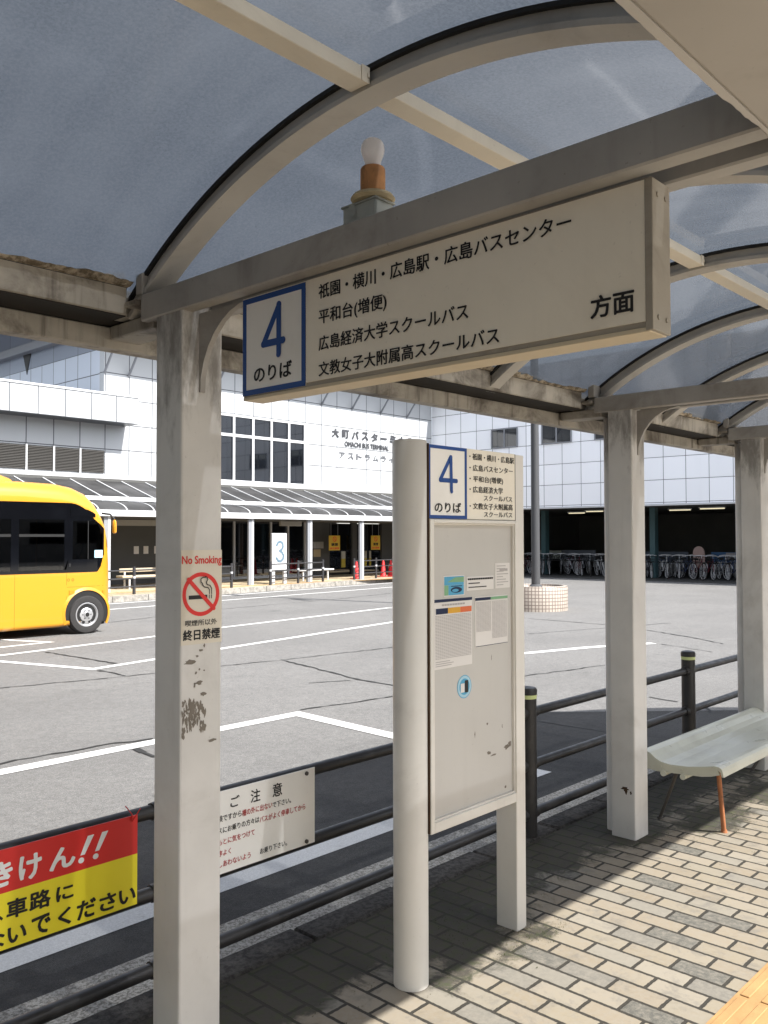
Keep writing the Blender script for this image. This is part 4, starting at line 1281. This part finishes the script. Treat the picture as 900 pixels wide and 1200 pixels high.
mb = MB(); mb.loft([[(12.6, FY-0.8, z0), (15.6, FY-0.8, z0+0.7), (15.6, 44, z0+0.7), (12.6, 44, z0)] for z0 in (9.6, 9.9)]); mb.build('roof_overhang', M['soffit'], term)
mb = MB(); mb.box(15.0, 33.4, FY-1.34, 44, 8.702, 9.0); mb.build('roof', M['roof_grey'], term)
mb = MB(); mb.box(-12, 15.297, FY+0.303, 44, 5.3, 5.5); mb.build('terrace', M['roof_grey'], term)
for xx in (15.3, 16.23, 25.42, 27.25, 29.08, 30.91, 21.76, 23.59, 19.93, 18.1):
    mb = MB(); mb.tube([(xx, FY-0.01, 7.24), (xx, FY-1.2, 8.7)], 0.04, 8); mb.build('strut', M['strut'], term)
# projecting parapet band
mb = MB(); mb.box(-12, 16.12, 26.45, FY-0.002, 5.47, 6.36); pb_ = mb.build('parapet', M['band'], term)
mb = MB(); mb.box(-12, 16.15, 26.42, FY-0.003, 6.362, 6.43); mb.build('coping', M['white_metal'], pb_)
# louvres on the left
xl = 15.30
for j in range(18):
    a = xl - 0.9155*(j+1)
    mb = MB(); mb.box(a+0.07, a+0.915, FY-0.03, FY-0.012, 3.80, 4.575)
    for q in range(15):
        zz = 3.82 + q*0.05
        mb.loft([[(xq, FY-0.032, zz+0.035), (xq, FY-0.065, zz), (xq, FY-0.06, zz-0.006), (xq, FY-0.031, zz+0.028)] for xq in (a+0.07, a+0.92)])
    lv = mb.build('louver', M['louver'], term)
    mb = MB(); mb.box(a+0.01, a+0.065, FY-0.075, FY-0.002, 3.76, 4.60)
    mb.build('louver_frame', M['white_metal'], lv)
# ribbon window above the canopy
WX = [20.08, 20.76, 21.70, 22.63, 23.56, 24.42]
mb = MB(); mb.box(20.0, 24.42, FY-0.02, FY-0.003, 3.82, 6.28)
win = mb.build('window', M['glass'], term)
mb = MB()
for xx in WX: mb.box(xx-0.05, xx+0.05, FY-0.075, FY-0.021, 3.82, 6.28)
for z0, z1 in ((3.74, 3.82), (5.50, 5.61), (6.28, 6.345)): mb.box(19.95, 24.47, FY-0.07, FY-0.0205, z0, z1)
mb.build('window_frame', M['white_metal'], win)
# wall lettering
Ft = Face((0, FY, 0), (1, 0, 0), (0, 0, 1))
mb = MB()
for j, ch in enumerate('大町バスターミナル'):
    a = 26.0 + 0.612*j
    if ch == 'ー': text(mb, Ft, ch, a+0.01, a+0.44, 6.07, 6.15, 0.03, 0.05)
    else: text(mb, Ft, ch, a+0.01, a+0.44, 5.93, 6.31, 0.03, 0.05)
text(mb, Ft, 'OMACHI BUS TERMINAL', 26.78, 29.62, 5.58, 5.81, 0.03, 0.04)
mb.build('lettering', M['letter_grey'], term)
mb = MB()
for j, ch in enumerate('アストラムライン'):
    a = 26.43 + 0.53*j
    text(mb, Ft, ch, a+0.02, a+0.37, 5.04, 5.31, 0.025, 0.025)
mb.build('small_lettering', flat('pale_grey_lettering', (0.11, 0.115, 0.125), 0.5), term)
# lean-to skylight and the curved canopy in front of it
SK = [(27.28, 3.64), (25.0, 2.90)]
mb = MB(); mb.loft([[(x, 27.28, 3.60), (x, 25.0, 2.88), (x, 25.0, 2.86), (x, 27.28, 3.58)] for x in (-12, 32.6)]); mb.build('skylight', M['sky_glass'], term)
for j in range(48):
    a = 32.5 - 0.93*j + 0.05
    if a < -11: break
    mb = MB(); mb.loft([[(a-0.022, 27.28, 3.60), (a+0.022, 27.28, 3.60), (a+0.022, 27.28, 3.63), (a-0.022, 27.28, 3.63)], [(a-0.022, 25.0, 2.88), (a+0.022, 25.0, 2.88), (a+0.022, 25.0, 2.91), (a-0.022, 25.0, 2.91)]])
    mb.build('skylight_bar', M['white_metal'], term)
mb = MB(); mb.box(-12, 32.6, 27.1, 27.296, 3.61, 3.745); mb.build('skylight_flashing', M['white_metal'], term)
mb = MB(); mb.box(-12, 32.6, 24.93, 25.03, 2.76, 2.90, 0.01); mb.build('canopy_beam', M['white_metal'], term)
def cz(t):   # canopy curve from the beam down to the fascia
    a = t*math.pi/2
    return 24.95 - 1.50*math.sin(a)*0.98 - 0.0*t, 2.38 + 0.36*math.cos(a)
cc = [cz(j/12) for j in range(13)]
mb = MB(); mb.prism(cc + [(y, z-0.02) for y, z in cc][::-1], 'x', -12, 32.6); mb.build('canopy_glass', M['sky_glass'], term)
for j in range(48):
    a = 32.5 - 0.93*j + 0.05
    if a < -11: break
    mb = MB(); mb.prism([(y, z+0.015) for y, z in cc] + [(y, z-0.028) for y, z in cc][::-1], 'x', a-0.018, a+0.018); mb.build('canopy_bar', M['white_metal'], term)
mb = MB(); mb.box(-12, 32.6, 23.36, 23.48, 2.235, 2.425, 0.008); mb.build('canopy_fascia', M['white_metal'], term)
for xx in [5.3 + 2.665*j for j in range(11)]:
    mb = MB(); mb.box(xx+0.0, xx+0.095, 23.45, 23.52, 0.0, 2.234)
    cp = mb.build('canopy_post', M['post_grey'], term)
    mb = MB(); mb.box(xx-0.115, xx-0.002, 23.46, 23.54, 0.0, 2.234)
    mb.build('post_side', M['grey_metal'], cp)
# ground floor: dark glass bays and grey walls, roofed over
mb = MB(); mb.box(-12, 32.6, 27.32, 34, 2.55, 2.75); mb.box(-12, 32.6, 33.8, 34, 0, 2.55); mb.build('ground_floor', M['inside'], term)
mb = MB(); mb.box(-12, 32.7, 27.0, 27.3, 2.3, 3.6); mb.build('lintel', M['dark_wall'], term)
for x0, x1 in ((-12, 10), (15.0, 17.9), (24.6, 25.75), (27.12, 27.42), (29.0, 32.7)):
    mb = MB(); mb.box(x0, x1, 27.15, 27.3, 0.0, 2.3); mb.build('ground_wall', M['dark_wall'], term)
mb = MB(); mb.box(15.0, 17.88, 27.13, 27.148, 2.02, 2.28); mb.build('transom', flat('pale_transom_panel', (0.42, 0.41, 0.38), 0.6), term)
mb = MB(); mb.box(17.9, 24.6, 27.19, 27.21, 0.0, 2.3); mb.box(10, 15, 27.19, 27.21, 0.0, 2.3)
sw = mb.build('shop_window', M['glass'], term)
mb = MB()
for xx in (18.06, 18.9, 19.8, 20.72, 21.62, 22.54, 23.44, 24.35, 10.5, 12, 13.5): mb.box(xx-0.04, xx+0.04, 27.13, 27.188, 0.0, 2.3)
mb.box(17.9, 24.6, 27.135, 27.186, 0.0, 0.10)
mb.build('window_frame', M['white_metal'], sw)
for a, b in ((25.76, 27.12), (27.42, 29.0)):
    mb = MB(); mb.box(a, b, 27.24, 27.26, 0.0, 2.2); mb.build('door', M['glass'], term)
mb = MB(); mb.box(-12, 32.6, 24.0, 27.0, 2.22, 2.26); mb.build('canopy_soffit', M['dark_wall'], term)
# papers, notices and hanging sign on the terminal front
Fg = Face((0, 27.15, 0), (1, 0, 0), (0, 0, 1))
def wallpaper(name, label, cat, F, a0, a1, b0, b1, mat, group=None):
    mb = MB(); slab(mb, F, a0, a1, b0, b1, 0.001, 0.012)
    return tag(mb.build(name, mat), label, cat, group)
for i, a in enumerate((16.39, 16.77, 17.2)):
    wallpaper('wall_notice', ('white sheet beside the bus mirror on the dark terminal wall', 'white sheet in the middle of three on the dark terminal wall', 'white sheet nearest the shelter post on the dark terminal wall')[i], 'paper', Fg, a, a+0.19, 1.04, 1.31, M['paper'], 'sheets on the dark wall by the bus')
for i in range(4):
    a = 24.62 + 0.195*i
    wallpaper('wall_notice', 'one of four pale sheets in a row beside the terminal door', 'paper', Fg, a+0.008, a+0.188, 1.14, 1.42, flat('dull_paper', (0.34, 0.34, 0.33), 0.8), 'pale sheets in a row by the terminal door')
wallpaper('wall_notice', 'tan square notice under the row of pale sheets', 'paper', Fg, 24.82, 25.22, 0.79, 1.10, flat('tan_paper', (0.45, 0.36, 0.22), 0.8))
Fd = Face((0, 26.5, 0), (1, 0, 0), (0, 0, 1))
for i, (a0, a1) in enumerate(((25.09, 25.72), (27.62, 28.18))):
    o = thing('no_smoking_poster', ('yellow no smoking poster left of the terminal doors', 'yellow no smoking poster right of the terminal doors')[i], 'poster', ((a0+a1)/2, 26.5, 1.05))
    mb = MB(); slab(mb, Fd, a0, a1, 1.06, 1.68, 0, 0.02); mb.build('panel', flat('amber_poster', (0.62, 0.42, 0.05), 0.6), o)
    ca = (a0+a1)/2
    Fx = Face((0, 26.478, 0), (1, 0, 0), (0, 0, 1))
    mb = MB(); ring(mb, Fx, ca, 1.53, 0.11, 0.11, 0.028, 0.002, 20); stroke(mb, Fx, [(ca-0.07, 1.60), (ca+0.07, 1.46)], 0.024, 0.004)
    text(mb, Fx, '終日禁煙', a0+0.06, a1-0.06, 1.10, 1.19, 0.002, 0.03); mb.build('red_print', M['red'], o)
    mb = MB(); text(mb, Fx, '禁煙', a0+0.12, a1-0.12, 1.24, 1.37, 0.002, 0.04); mb.build('black_print', M['black'], o)
    mb = MB(); mb.tube([(ca-0.2, 26.49, 1.68), (ca-0.2, 26.49, 2.23)], 0.012, 6); mb.tube([(ca+0.2, 26.49, 1.68), (ca+0.2, 26.49, 2.23)], 0.012, 6); mb.build('hanger', M['grey_metal'], o)
for i, (x0, x1) in enumerate(((26.52, 26.75), (27.92, 28.08), (28.25, 28.36))):
    o = thing('door_strip', ('broad yellow and white strip on the left terminal door', 'yellow and white strip on the right terminal door', 'narrow pale strip at the edge of the right terminal door')[i], 'door strip', ((x0+x1)/2, 27.2, 0.3))
    mb = MB(); mb.box(x0, x1, 27.20, 27.235, 0.68, 1.0); mb.build('upper_half', flat('pale_strip', (0.45, 0.43, 0.36), 0.6), o)
    mb = MB(); mb.box(x0, x1, 27.20, 27.235, 0.30, 0.678); mb.build('lower_half', flat('yellow_strip', (0.50, 0.38, 0.06), 0.6), o)
o = thing('canopy_sign', 'dim grey sign box hanging under the terminal canopy', 'sign', (21.7, 25, 2.05))
mb = MB(); mb.box(21.18, 22.22, 24.95, 25.05, 2.03, 2.215, 0.01); mb.build('box', flat('dim_sign_face', (0.30, 0.29, 0.26), 0.6), o)

# platform 3 board
o = thing('stop_board', 'tall white stop board with a pale blue number 3 outside the terminal', 'notice board', (19.77, 23.4, 0))
mb = MB(); mb.box(19.44, 20.10, 23.35, 23.45, 0.48, 1.75, 0.02, 2); mb.build('panel', M['white_metal'], o)
for a in (19.44, 19.97):
    mb = MB(); mb.box(a, a+0.13, 23.36, 23.44, 0.0, 0.478); mb.build('leg', M['white_metal'], o)
F3 = Face((0, 23.35, 0), (1, 0, 0), (0, 0, 1))
mb = MB()
p3 = [(19.64, 1.33), (19.70, 1.43), (19.80, 1.46), (19.90, 1.40), (19.92, 1.28), (19.86, 1.18), (19.77, 1.14), (19.87, 1.09), (19.94, 0.98), (19.92, 0.86), (19.82, 0.78), (19.71, 0.79), (19.63, 0.89)]
stroke(mb, F3, p3, 0.085, 0.002)
mb.build('numeral', flat('dusty_blue_numeral', (0.11, 0.165, 0.21), 0.5), o)

# far fences, benches, cones on the terminal pavement
def far_fence(label, xs, zt, posts_caps=True):
    o = thing('pedestrian_fence', label, 'fence', (xs[0], ky(xs[0])+0.45, 0))
    for x_ in xs:
        y_ = ky(x_) + 0.45
        mb = MB(); mb.tube([(x_, y_, 0), (x_, y_, zt)], 0.045, 10); p = mb.build('post', M['fence'], o)
        mb = MB(); mb.lathe((x_, y_, 0), [(0.047, zt*0.58), (0.047, zt*0.66)], 10); mb.build('reflective_band', M['white_metal'], p)
    for zz in (zt-0.10, zt-0.33, 0.22):
        for a, b in zip(xs[:-1], xs[1:]):
            mb = MB(); mb.tube([(a, ky(a)+0.45, zz), (b, ky(b)+0.45, zz)], 0.022, 8); mb.build('rail', M['fence'], o)
far_fence('grey pipe fence partly hidden by the front of the yellow bus', [11.9, 13.4, 15.3, 17.2], 0.78)
far_fence('grey pipe fence in front of the number 3 stop board', [19.0, 20.4, 21.75], 0.80)
far_fence('grey pipe fence between the red cones by the terminal doors', [23.6, 25.0, 26.3, 28.0], 0.80)
def far_bench(label, x0, x1, y0, mat):
    o = thing('bench', label, 'bench', ((x0+x1)/2, y0, 0))
    mb = MB(); mb.box(x0, x1, y0, y0+0.4, 0.36, 0.42, 0.01); mb.build('seat', mat, o)
    if mat is M['wood']:
        mb = MB(); mb.box(x0+.1, x1, y0+0.36, y0+0.4, 0.52, 0.64, 0.01); mb.build('backrest', M['wood'], o)
    for a in (x0+0.25, x1-0.3):
        mb = MB(); mb.box(a, a+0.05, y0+0.05, y0+0.1, 0, 0.36); mb.build('leg', M['white_metal'], o)
        mb = MB(); mb.box(a, a+0.05, y0+0.34, y0+0.38, 0, 0.52); mb.build('leg', M['white_metal'], o)
far_bench('low tan bench between the bus front and the shelter post', 14.35, 16.4, 24.4, M['wood'])
far_bench('white bench seat standing right of the number 3 board', 21.4, 23.2, 24.2, M['white_metal'])
def cone(label, x_, y_):
    o = thing('traffic_cone', label, 'traffic cone', (x_, y_, 0), 'red cones by the terminal doors')
    mb = MB(); mb.lathe((x_, y_, 0), [(0.14, 0.03), (0.12, 0.06), (0.045, 0.62), (0.03, 0.66)], 16); mb.build('body', M['cone'], o)
    mb = MB(); mb.box(x_-.19, x_+.19, y_-.19, y_+.19, 0.0, 0.03, 0.01); mb.build('base', M['cone'], o)
cone('red traffic cone alone beside the white canopy post', 24.25, 24.05)
cone('left cone of the red pair by the stop board edge', 26.15, 24.4)
cone('right cone of the red pair by the stop board edge', 26.5, 24.3)
mb = MB(); mb.lathe((26.78, 24.4, 0), [(0.02, 0.0), (0.02, 0.28), (0.2, 0.30), (0.24, 0.42), (0.18, 0.52), (0.05, 0.54)], 14)
tag(mb.build('barrier_light', M['white_metal']), 'white rounded fixture beside the pair of red cones', 'fixture')

# ------------------------------------------------------------------ panelled building over the bicycle park
GX = 32.74
stn = thing('station_building', 'white panelled building on the right with dark open bicycle park below', 'building', (GX, 15, -0.15))
mb = MB(); mb.box(GX, GX+0.3, -8, 27.295, 2.9, 9.2); mb.build('wall', M['facade_x'], stn)
mb = MB(); mb.box(GX-0.03, GX+0.3, -8, 27.29, 2.83, 2.898); mb.build('bottom_trim', M['white_metal'], stn)
for y0, y1 in ((19.55, 21.0), (16.9, 18.42), (22.3, 23.7), (13.2, 14.7)):
    mb = MB(); mb.box(GX-0.02, GX-0.004, y0, y1, 5.68, 6.48); w = mb.build('window', M['glass'], stn)
    mb = MB()
    for yy in (y0, (y0+y1)/2, y1): mb.box(GX-0.05, GX-0.021, yy-0.03, yy+0.03, 5.65, 6.51)
    mb.box(GX-0.048, GX-0.022, y0, y1, 6.48, 6.53); mb.box(GX-0.048, GX-0.022, y0, y1, 5.63, 5.68)
    mb.build('window_frame', M['grey_metal'], w)
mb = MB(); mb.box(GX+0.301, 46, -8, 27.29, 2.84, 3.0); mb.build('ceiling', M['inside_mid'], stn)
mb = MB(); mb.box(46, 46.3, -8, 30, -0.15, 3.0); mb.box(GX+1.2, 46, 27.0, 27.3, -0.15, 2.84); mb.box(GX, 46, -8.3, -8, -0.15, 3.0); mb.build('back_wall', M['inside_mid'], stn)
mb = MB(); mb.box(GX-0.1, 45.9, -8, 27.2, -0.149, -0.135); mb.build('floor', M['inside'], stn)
mb = MB(); mb.box(GX+0.3, 46, -8, 27, 9.0, 9.2); mb.build('roof', M['roof_grey'], stn)
for yy in (22.4, 17.0, 11.5, 6.0):
    mb = MB(); mb.box(GX+2.2, GX+2.5, yy-0.12, yy+0.12, -0.13, 2.84); mb.build('column', M['teal'], stn)
for i, (x_, y0, y1) in enumerate(((36, 20.8, 21.7), (36, 19.85, 20.78), (36, 15.75, 16.75), (36, 14.3, 15.4))):
    zz = (2.70, 2.76, 2.73, 2.76)[i]
    o = thing('ceiling_light', 'lit fluorescent batten under the bicycle park ceiling', 'ceiling light', (x_, (y0+y1)/2, zz), 'lit battens over the bicycle park')
    mb = MB(); mb.box(x_-0.09, x_+0.09, y0, y1, zz+0.03, zz+0.075); mb.build('housing', M['white_metal'], o)
    mb = MB(); mb.tube([(x_, y0+0.03, zz+0.008), (x_, y1-0.03, zz+0.008)], 0.022, 8); mb.build('tube', M['tube_lit'], o)
# boards behind the bikes
def board(label, y0, y1, z0, z1, mat, x_=37.6):
    mb = MB(); mb.box(x_, x_+0.05, y0*1.105, y1*1.105, z0-0.02, z1-0.02, 0.005)
    return tag(mb.build('fence_board', mat), label, 'board')
board('long blue-grey board behind the bicycles seen right of the middle post', 15.05, 17.6, 0.40, 0.95, flat('blue_grey_board', (0.11, 0.13, 0.165), 0.6))
board('deep blue board behind the bicycles by the far shelter post', 12.9, 14.1, 0.35, 0.95, flat('blue_board', (0.07, 0.16, 0.33), 0.6))
board('pale board behind the bicycles just right of the lamp pole', 20.9, 22.0, 0.55, 0.95, flat('pale_board', (0.36, 0.38, 0.33), 0.6))
board('grey board behind the bicycles left of the middle post', 19.2, 20.85, 0.45, 0.98, flat('slate_board', (0.15, 0.165, 0.19), 0.6))
board('white sheet fixed on the deep blue board', 13.15, 13.5, 0.62, 0.93, flat('white_sheet', (0.40, 0.38, 0.40), 0.6), 37.54)
o = thing('rounded_sign', 'pinkish rounded sign standing among the parked bicycles', 'sign', (35.9, 15.4, -0.13))
mb = MB(); mb.prism([(15.4+0.25*math.cos(math.radians(a)), 0.92+0.28*math.sin(math.radians(a))) for a in range(0, 181, 20)] + [(15.15, 0.30), (15.65, 0.30)], 'x', 35.88, 35.93); mb.build('panel', flat('pink_panel', (0.42, 0.30, 0.27), 0.6), o)
mb = MB(); mb.tube([(35.95, 15.4, -0.13), (35.95, 15.4, 0.5)], 0.02, 8); mb.build('post', M['grey_metal'], o)
mb = MB()
for z0 in (0.55,):
    mb.tube([(34.15, 12.0, z0), (34.15, 24.5, z0)], 0.012, 6)
for yy in [12.0 + 1.25*j for j in range(11)]:
    mb.tube([(34.15, yy, -0.15), (34.15, yy, 0.55)], 0.014, 6)
tag(mb.build('bicycle_fence', M['black_plastic']), 'thin black pipe fence in front of the parked bicycles', 'fence')

# bicycles: one built with its parts, then copied
bike_frames = [flat('bike_frame_silver', (0.30, 0.31, 0.33), 0.35), flat('bike_frame_black', (0.03, 0.03, 0.035), 0.4), flat('bike_frame_maroon', (0.13, 0.02, 0.03), 0.4), flat('bike_frame_navy', (0.03, 0.05, 0.12), 0.4), flat('bike_frame_white', (0.6, 0.6, 0.6), 0.4)]
M['spoke'] = flat('bicycle_rim', (0.62, 0.62, 0.63), 0.4)
def make_bike():
    r = thing('bicycle', 'dark city bicycle parked in the row under the white panelled building', 'bicycle', (0, 0, 0), 'bicycles parked in the row')
    R = 0.33
    mb = MB()
    A, Bq, Hd, Se, Bb = (-0.52, 0, R), (0.55, 0, R), (0.36, 0, 0.78), (-0.20, 0, 0.72), (-0.06, 0, 0.30)
    for p, q in ((A, Bb), (A, Se), (Bb, Se), (Bb, Hd), (Se, (0.39, 0, 0.70)), (Hd, Bq), ((0.33, 0, 0.86), Hd)): mb.tube([p, q], 0.016, 6)
    mb.build('frame', bike_frames[0], r)
    for cx in (-0.52, 0.55):
        mb = MB()
        ringp = [(cx + R*math.cos(2*math.pi*j/20), 0, R + R*math.sin(2*math.pi*j/20)) for j in range(21)]
        mb.tube(ringp, 0.018, 5, False)
        w = mb.build('wheel', M['tyre'], r)
        mb = MB()
        mb.tube([(cx + (R-.03)*math.cos(2*math.pi*j/20), 0, R + (R-.03)*math.sin(2*math.pi*j/20)) for j in range(21)], 0.010, 4, False)
        for j in range(8):
            a = math.pi*j/8
            mb.tube([(cx-(R-.03)*math.cos(a), 0, R-(R-.03)*math.sin(a)), (cx+(R-.03)*math.cos(a), 0, R+(R-.03)*math.sin(a))], 0.004, 3)
        mb.build('rim', M['spoke'], w)
    mb = MB(); mb.tube([(0.20, 0.28, 0.93), (0.33, 0.12, 0.97), (0.33, -0.12, 0.97), (0.20, -0.28, 0.93)], 0.013, 6); mb.tube([(0.33, 0, 0.86), (0.33, 0, 0.97)], 0.014, 6); mb.build('handlebar', M['spoke'], r)
    mb = MB(); mb.box(-0.34, -0.10, -0.07, 0.07, 0.80, 0.86, 0.025, 2); mb.tube([(-0.2, 0, 0.72), (-0.22, 0, 0.81)], 0.014, 6); mb.build('saddle', M['black_plastic'], r)
    mb = MB()
    for z_ in (0.70, 0.80, 0.92):
        k_ = 0.14 + (z_-0.70)*0.18
        mb.tube([(0.45, -k_, z_), (0.45+2*k_, -k_, z_), (0.45+2*k_, k_, z_), (0.45, k_, z_), (0.45, -k_, z_)], 0.007, 4)
    for a_, b_ in ((0, -1), (0.5, -1), (1, -1), (1, 0), (1, 1), (0.5, 1), (0, 1)):
        mb.tube([(0.45+0.28*a_, 0.14*b_, 0.70), (0.45+0.36*a_, 0.18*b_, 0.92)], 0.006, 4)
    mb.build('basket', M['black_plastic'], r)
    mb = MB(); mb.loft([[(-0.52+0.37*math.cos(math.radians(a)), s, R+0.37*math.sin(math.radians(a))) for a in range(20, 190, 17)] for s in (-0.03, 0.03)], False, False)
    mb.build('mudguard', M['spoke'], r)
    return r
def copy_tree(o, parent=None):
    c = o.copy(); COL.objects.link(c)
    if parent is not None:
        c.parent = parent
    for ch in list(o.children):
        copy_tree(ch, c)
    return c
bike0 = make_bike()
rr = random.Random(11)
spots = []
yy = 12.0
while yy < 26.5:
    spots.append((34.9 + rr.uniform(-.1, .25), yy)); yy += rr.uniform(0.42, 0.58)
yy = 12.3
while yy < 26.5:
    spots.append((36.3 + rr.uniform(-.1, .25), yy)); yy += rr.uniform(0.5, 0.75)
for i, (x_, y_) in enumerate(spots):
    b = bike0 if i == 0 else copy_tree(bike0)
    b.location = (x_, y_, -0.135)
    b.rotation_euler = (math.radians(rr.uniform(-6, 6)), 0, math.radians(180 + 42 + rr.uniform(-14, 14)))
    fr_ = [q for q in b.children if q.name.startswith('frame')][0]
    if i:
        fr_.data = fr_.data.copy()
        fr_.data.materials[0] = rr.choice(bike_frames)

# ------------------------------------------------------------------ unseen deck added overhead on the left to block sun and sky
via = thing('sky_blocker', 'unseen added grey concrete viaduct passing high over the near end of the shelter', 'blocker', (-5, 0, -0.15))
cw = aggregate('blocker_concrete', (0.20, 0.19, 0.18), (0.30, 0.29, 0.27), 3)
mb = MB(); mb.box(-17.0, 1.0, -29, 70, 9.0, 9.6); mb.build('deck', cw, via)
for x0 in (-16.9, 0.70):
    mb = MB(); mb.box(x0, x0+0.28, -29, 70, 9.602, 10.7); mb.build('parapet', cw, via)
for xx, yy in [(a, b) for a in (-5.3,) for b in (-24, -9, 9, 20)]:
    mb = MB(); mb.box(xx-1, xx+1, yy-1, yy+1, -0.15, 8.0); p = mb.build('pier', cw, via)
    mb = MB(); mb.loft([[(xx+a, yy-1.1, z), (xx-a, yy-1.1, z), (xx-a, yy+1.1, z), (xx+a, yy+1.1, z)] for a, z in ((1.2, 7.6), (4.5, 8.6), (4.5, 8.998))]); mb.build('pier_head', cw, p)

# ------------------------------------------------------------------ unseen block added behind the viewer to darken window reflections
blk = thing('mirror_block', 'unseen dark block added across the street behind the shelter, mirrored in the windows', 'building', (10, -30, -0.15))
mb = MB()
for x0, x1, h in ((-60, -16, 12.0), (4.5, 16, 14.2), (16.1, 31, 12.6), (31.1, 52, 11.0), (52.1, 66, 13.6), (66.1, 95, 12.2)):
    mb.box(x0, x1, -44, -30, -0.15, h)
mb.build('wall', flat('grey_render', (0.26, 0.25, 0.24), 0.8), blk)
for j in range(4):
    for i in range(24):
        if -20 < -57 + 5*i < 5: continue
        mb = MB(); mb.box(-57 + 5*i, -54.5 + 5*i, -29.99, -29.95, 1.2 + 2.9*j, 2.7 + 2.9*j)
        mb.build('window', M['bus_glass'], blk)

# ------------------------------------------------------------------ lamp pole in its tiled planter
mb = MB(); mb.lathe((18.06, 11.8, 0), [(0.76, -0.152), (0.76, 0.40), (0.74, 0.43), (0.66, 0.435), (0.64, 0.38), (0.3, 0.38)], 40)
tag(mb.build('tiled_planter', M['mosaic']), 'round planter faced with small cream tiles round the lamp pole', 'planter')
pole = thing('lamp_pole', 'tall dark grey lamp pole rising from the tiled planter', 'lamp post', (18.06, 11.8, 0.38))
mb = MB(); mb.tube([(18.06, 11.8, 0.38), (18.06, 11.8, 9.0)], [0.105, 0.085], 18); mb.build('shaft', M['pole'], pole)
mb = MB(); mb.lathe((18.06, 11.8, 0), [(0.16, 0.38), (0.16, 0.42), (0.11, 0.46)], 18); mb.build('base', M['pole'], pole)
mb = MB(); mb.tube([(18.06, 11.8, 8.9), (18.06, 13.2, 9.3)], 0.04, 10); mb.tube([(18.06, 11.8, 8.9), (18.06, 10.4, 9.3)], 0.04, 10); mb.build('arm', M['pole'], pole)
mb = MB(); mb.box(17.8, 18.1, 13.0, 13.7, 9.25, 9.38, 0.04); mb.box(17.8, 18.1, 9.9, 10.6, 9.25, 9.38, 0.04); mb.build('lamp_head', M['pole'], pole)

# ------------------------------------------------------------------ moss and small weeds in the joints
mb = MB()
rr = random.Random(21)
def tuft(x_, y_, h, n):
    for _ in range(n):
        a = rr.uniform(0, 6.283); l = h*rr.uniform(.5, 1.2); w = l*0.22
        dx, dy = math.cos(a), math.sin(a)
        px_, py_ = x_+rr.uniform(-.012, .012), y_+rr.uniform(-.012, .012)
        zb = 0.002
        mb.face([(px_-dy*w, py_+dx*w, zb), (px_+dy*w, py_-dx*w, zb), (px_+dx*l*.8, py_+dy*l*.8, zb+l*.6)])
for cx, cy, sx, sy, n in ((2.78, 2.28, .14, .10, 150), (3.05, 2.02, .10, .05, 70), (2.92, 2.0, .12, .07, 90), (2.45, 2.30, .3, .12, 70), (3.35, 2.42, .45, .12, 120), (5.1, 1.98, .5, .10, 110), (2.5, 2.05, .05, .05, 20), (1.9, 2.52, .4, .05, 60), (4.55, 2.12, .12, .05, 25), (3.12, 1.95, .03, .02, 20)):
    for _ in range(n):
        tuft(rr.gauss(cx, sx), min(2.6, rr.gauss(cy, sy)), rr.uniform(.003, .008), 4)
mb.build('moss', M['moss'], kind='stuff')
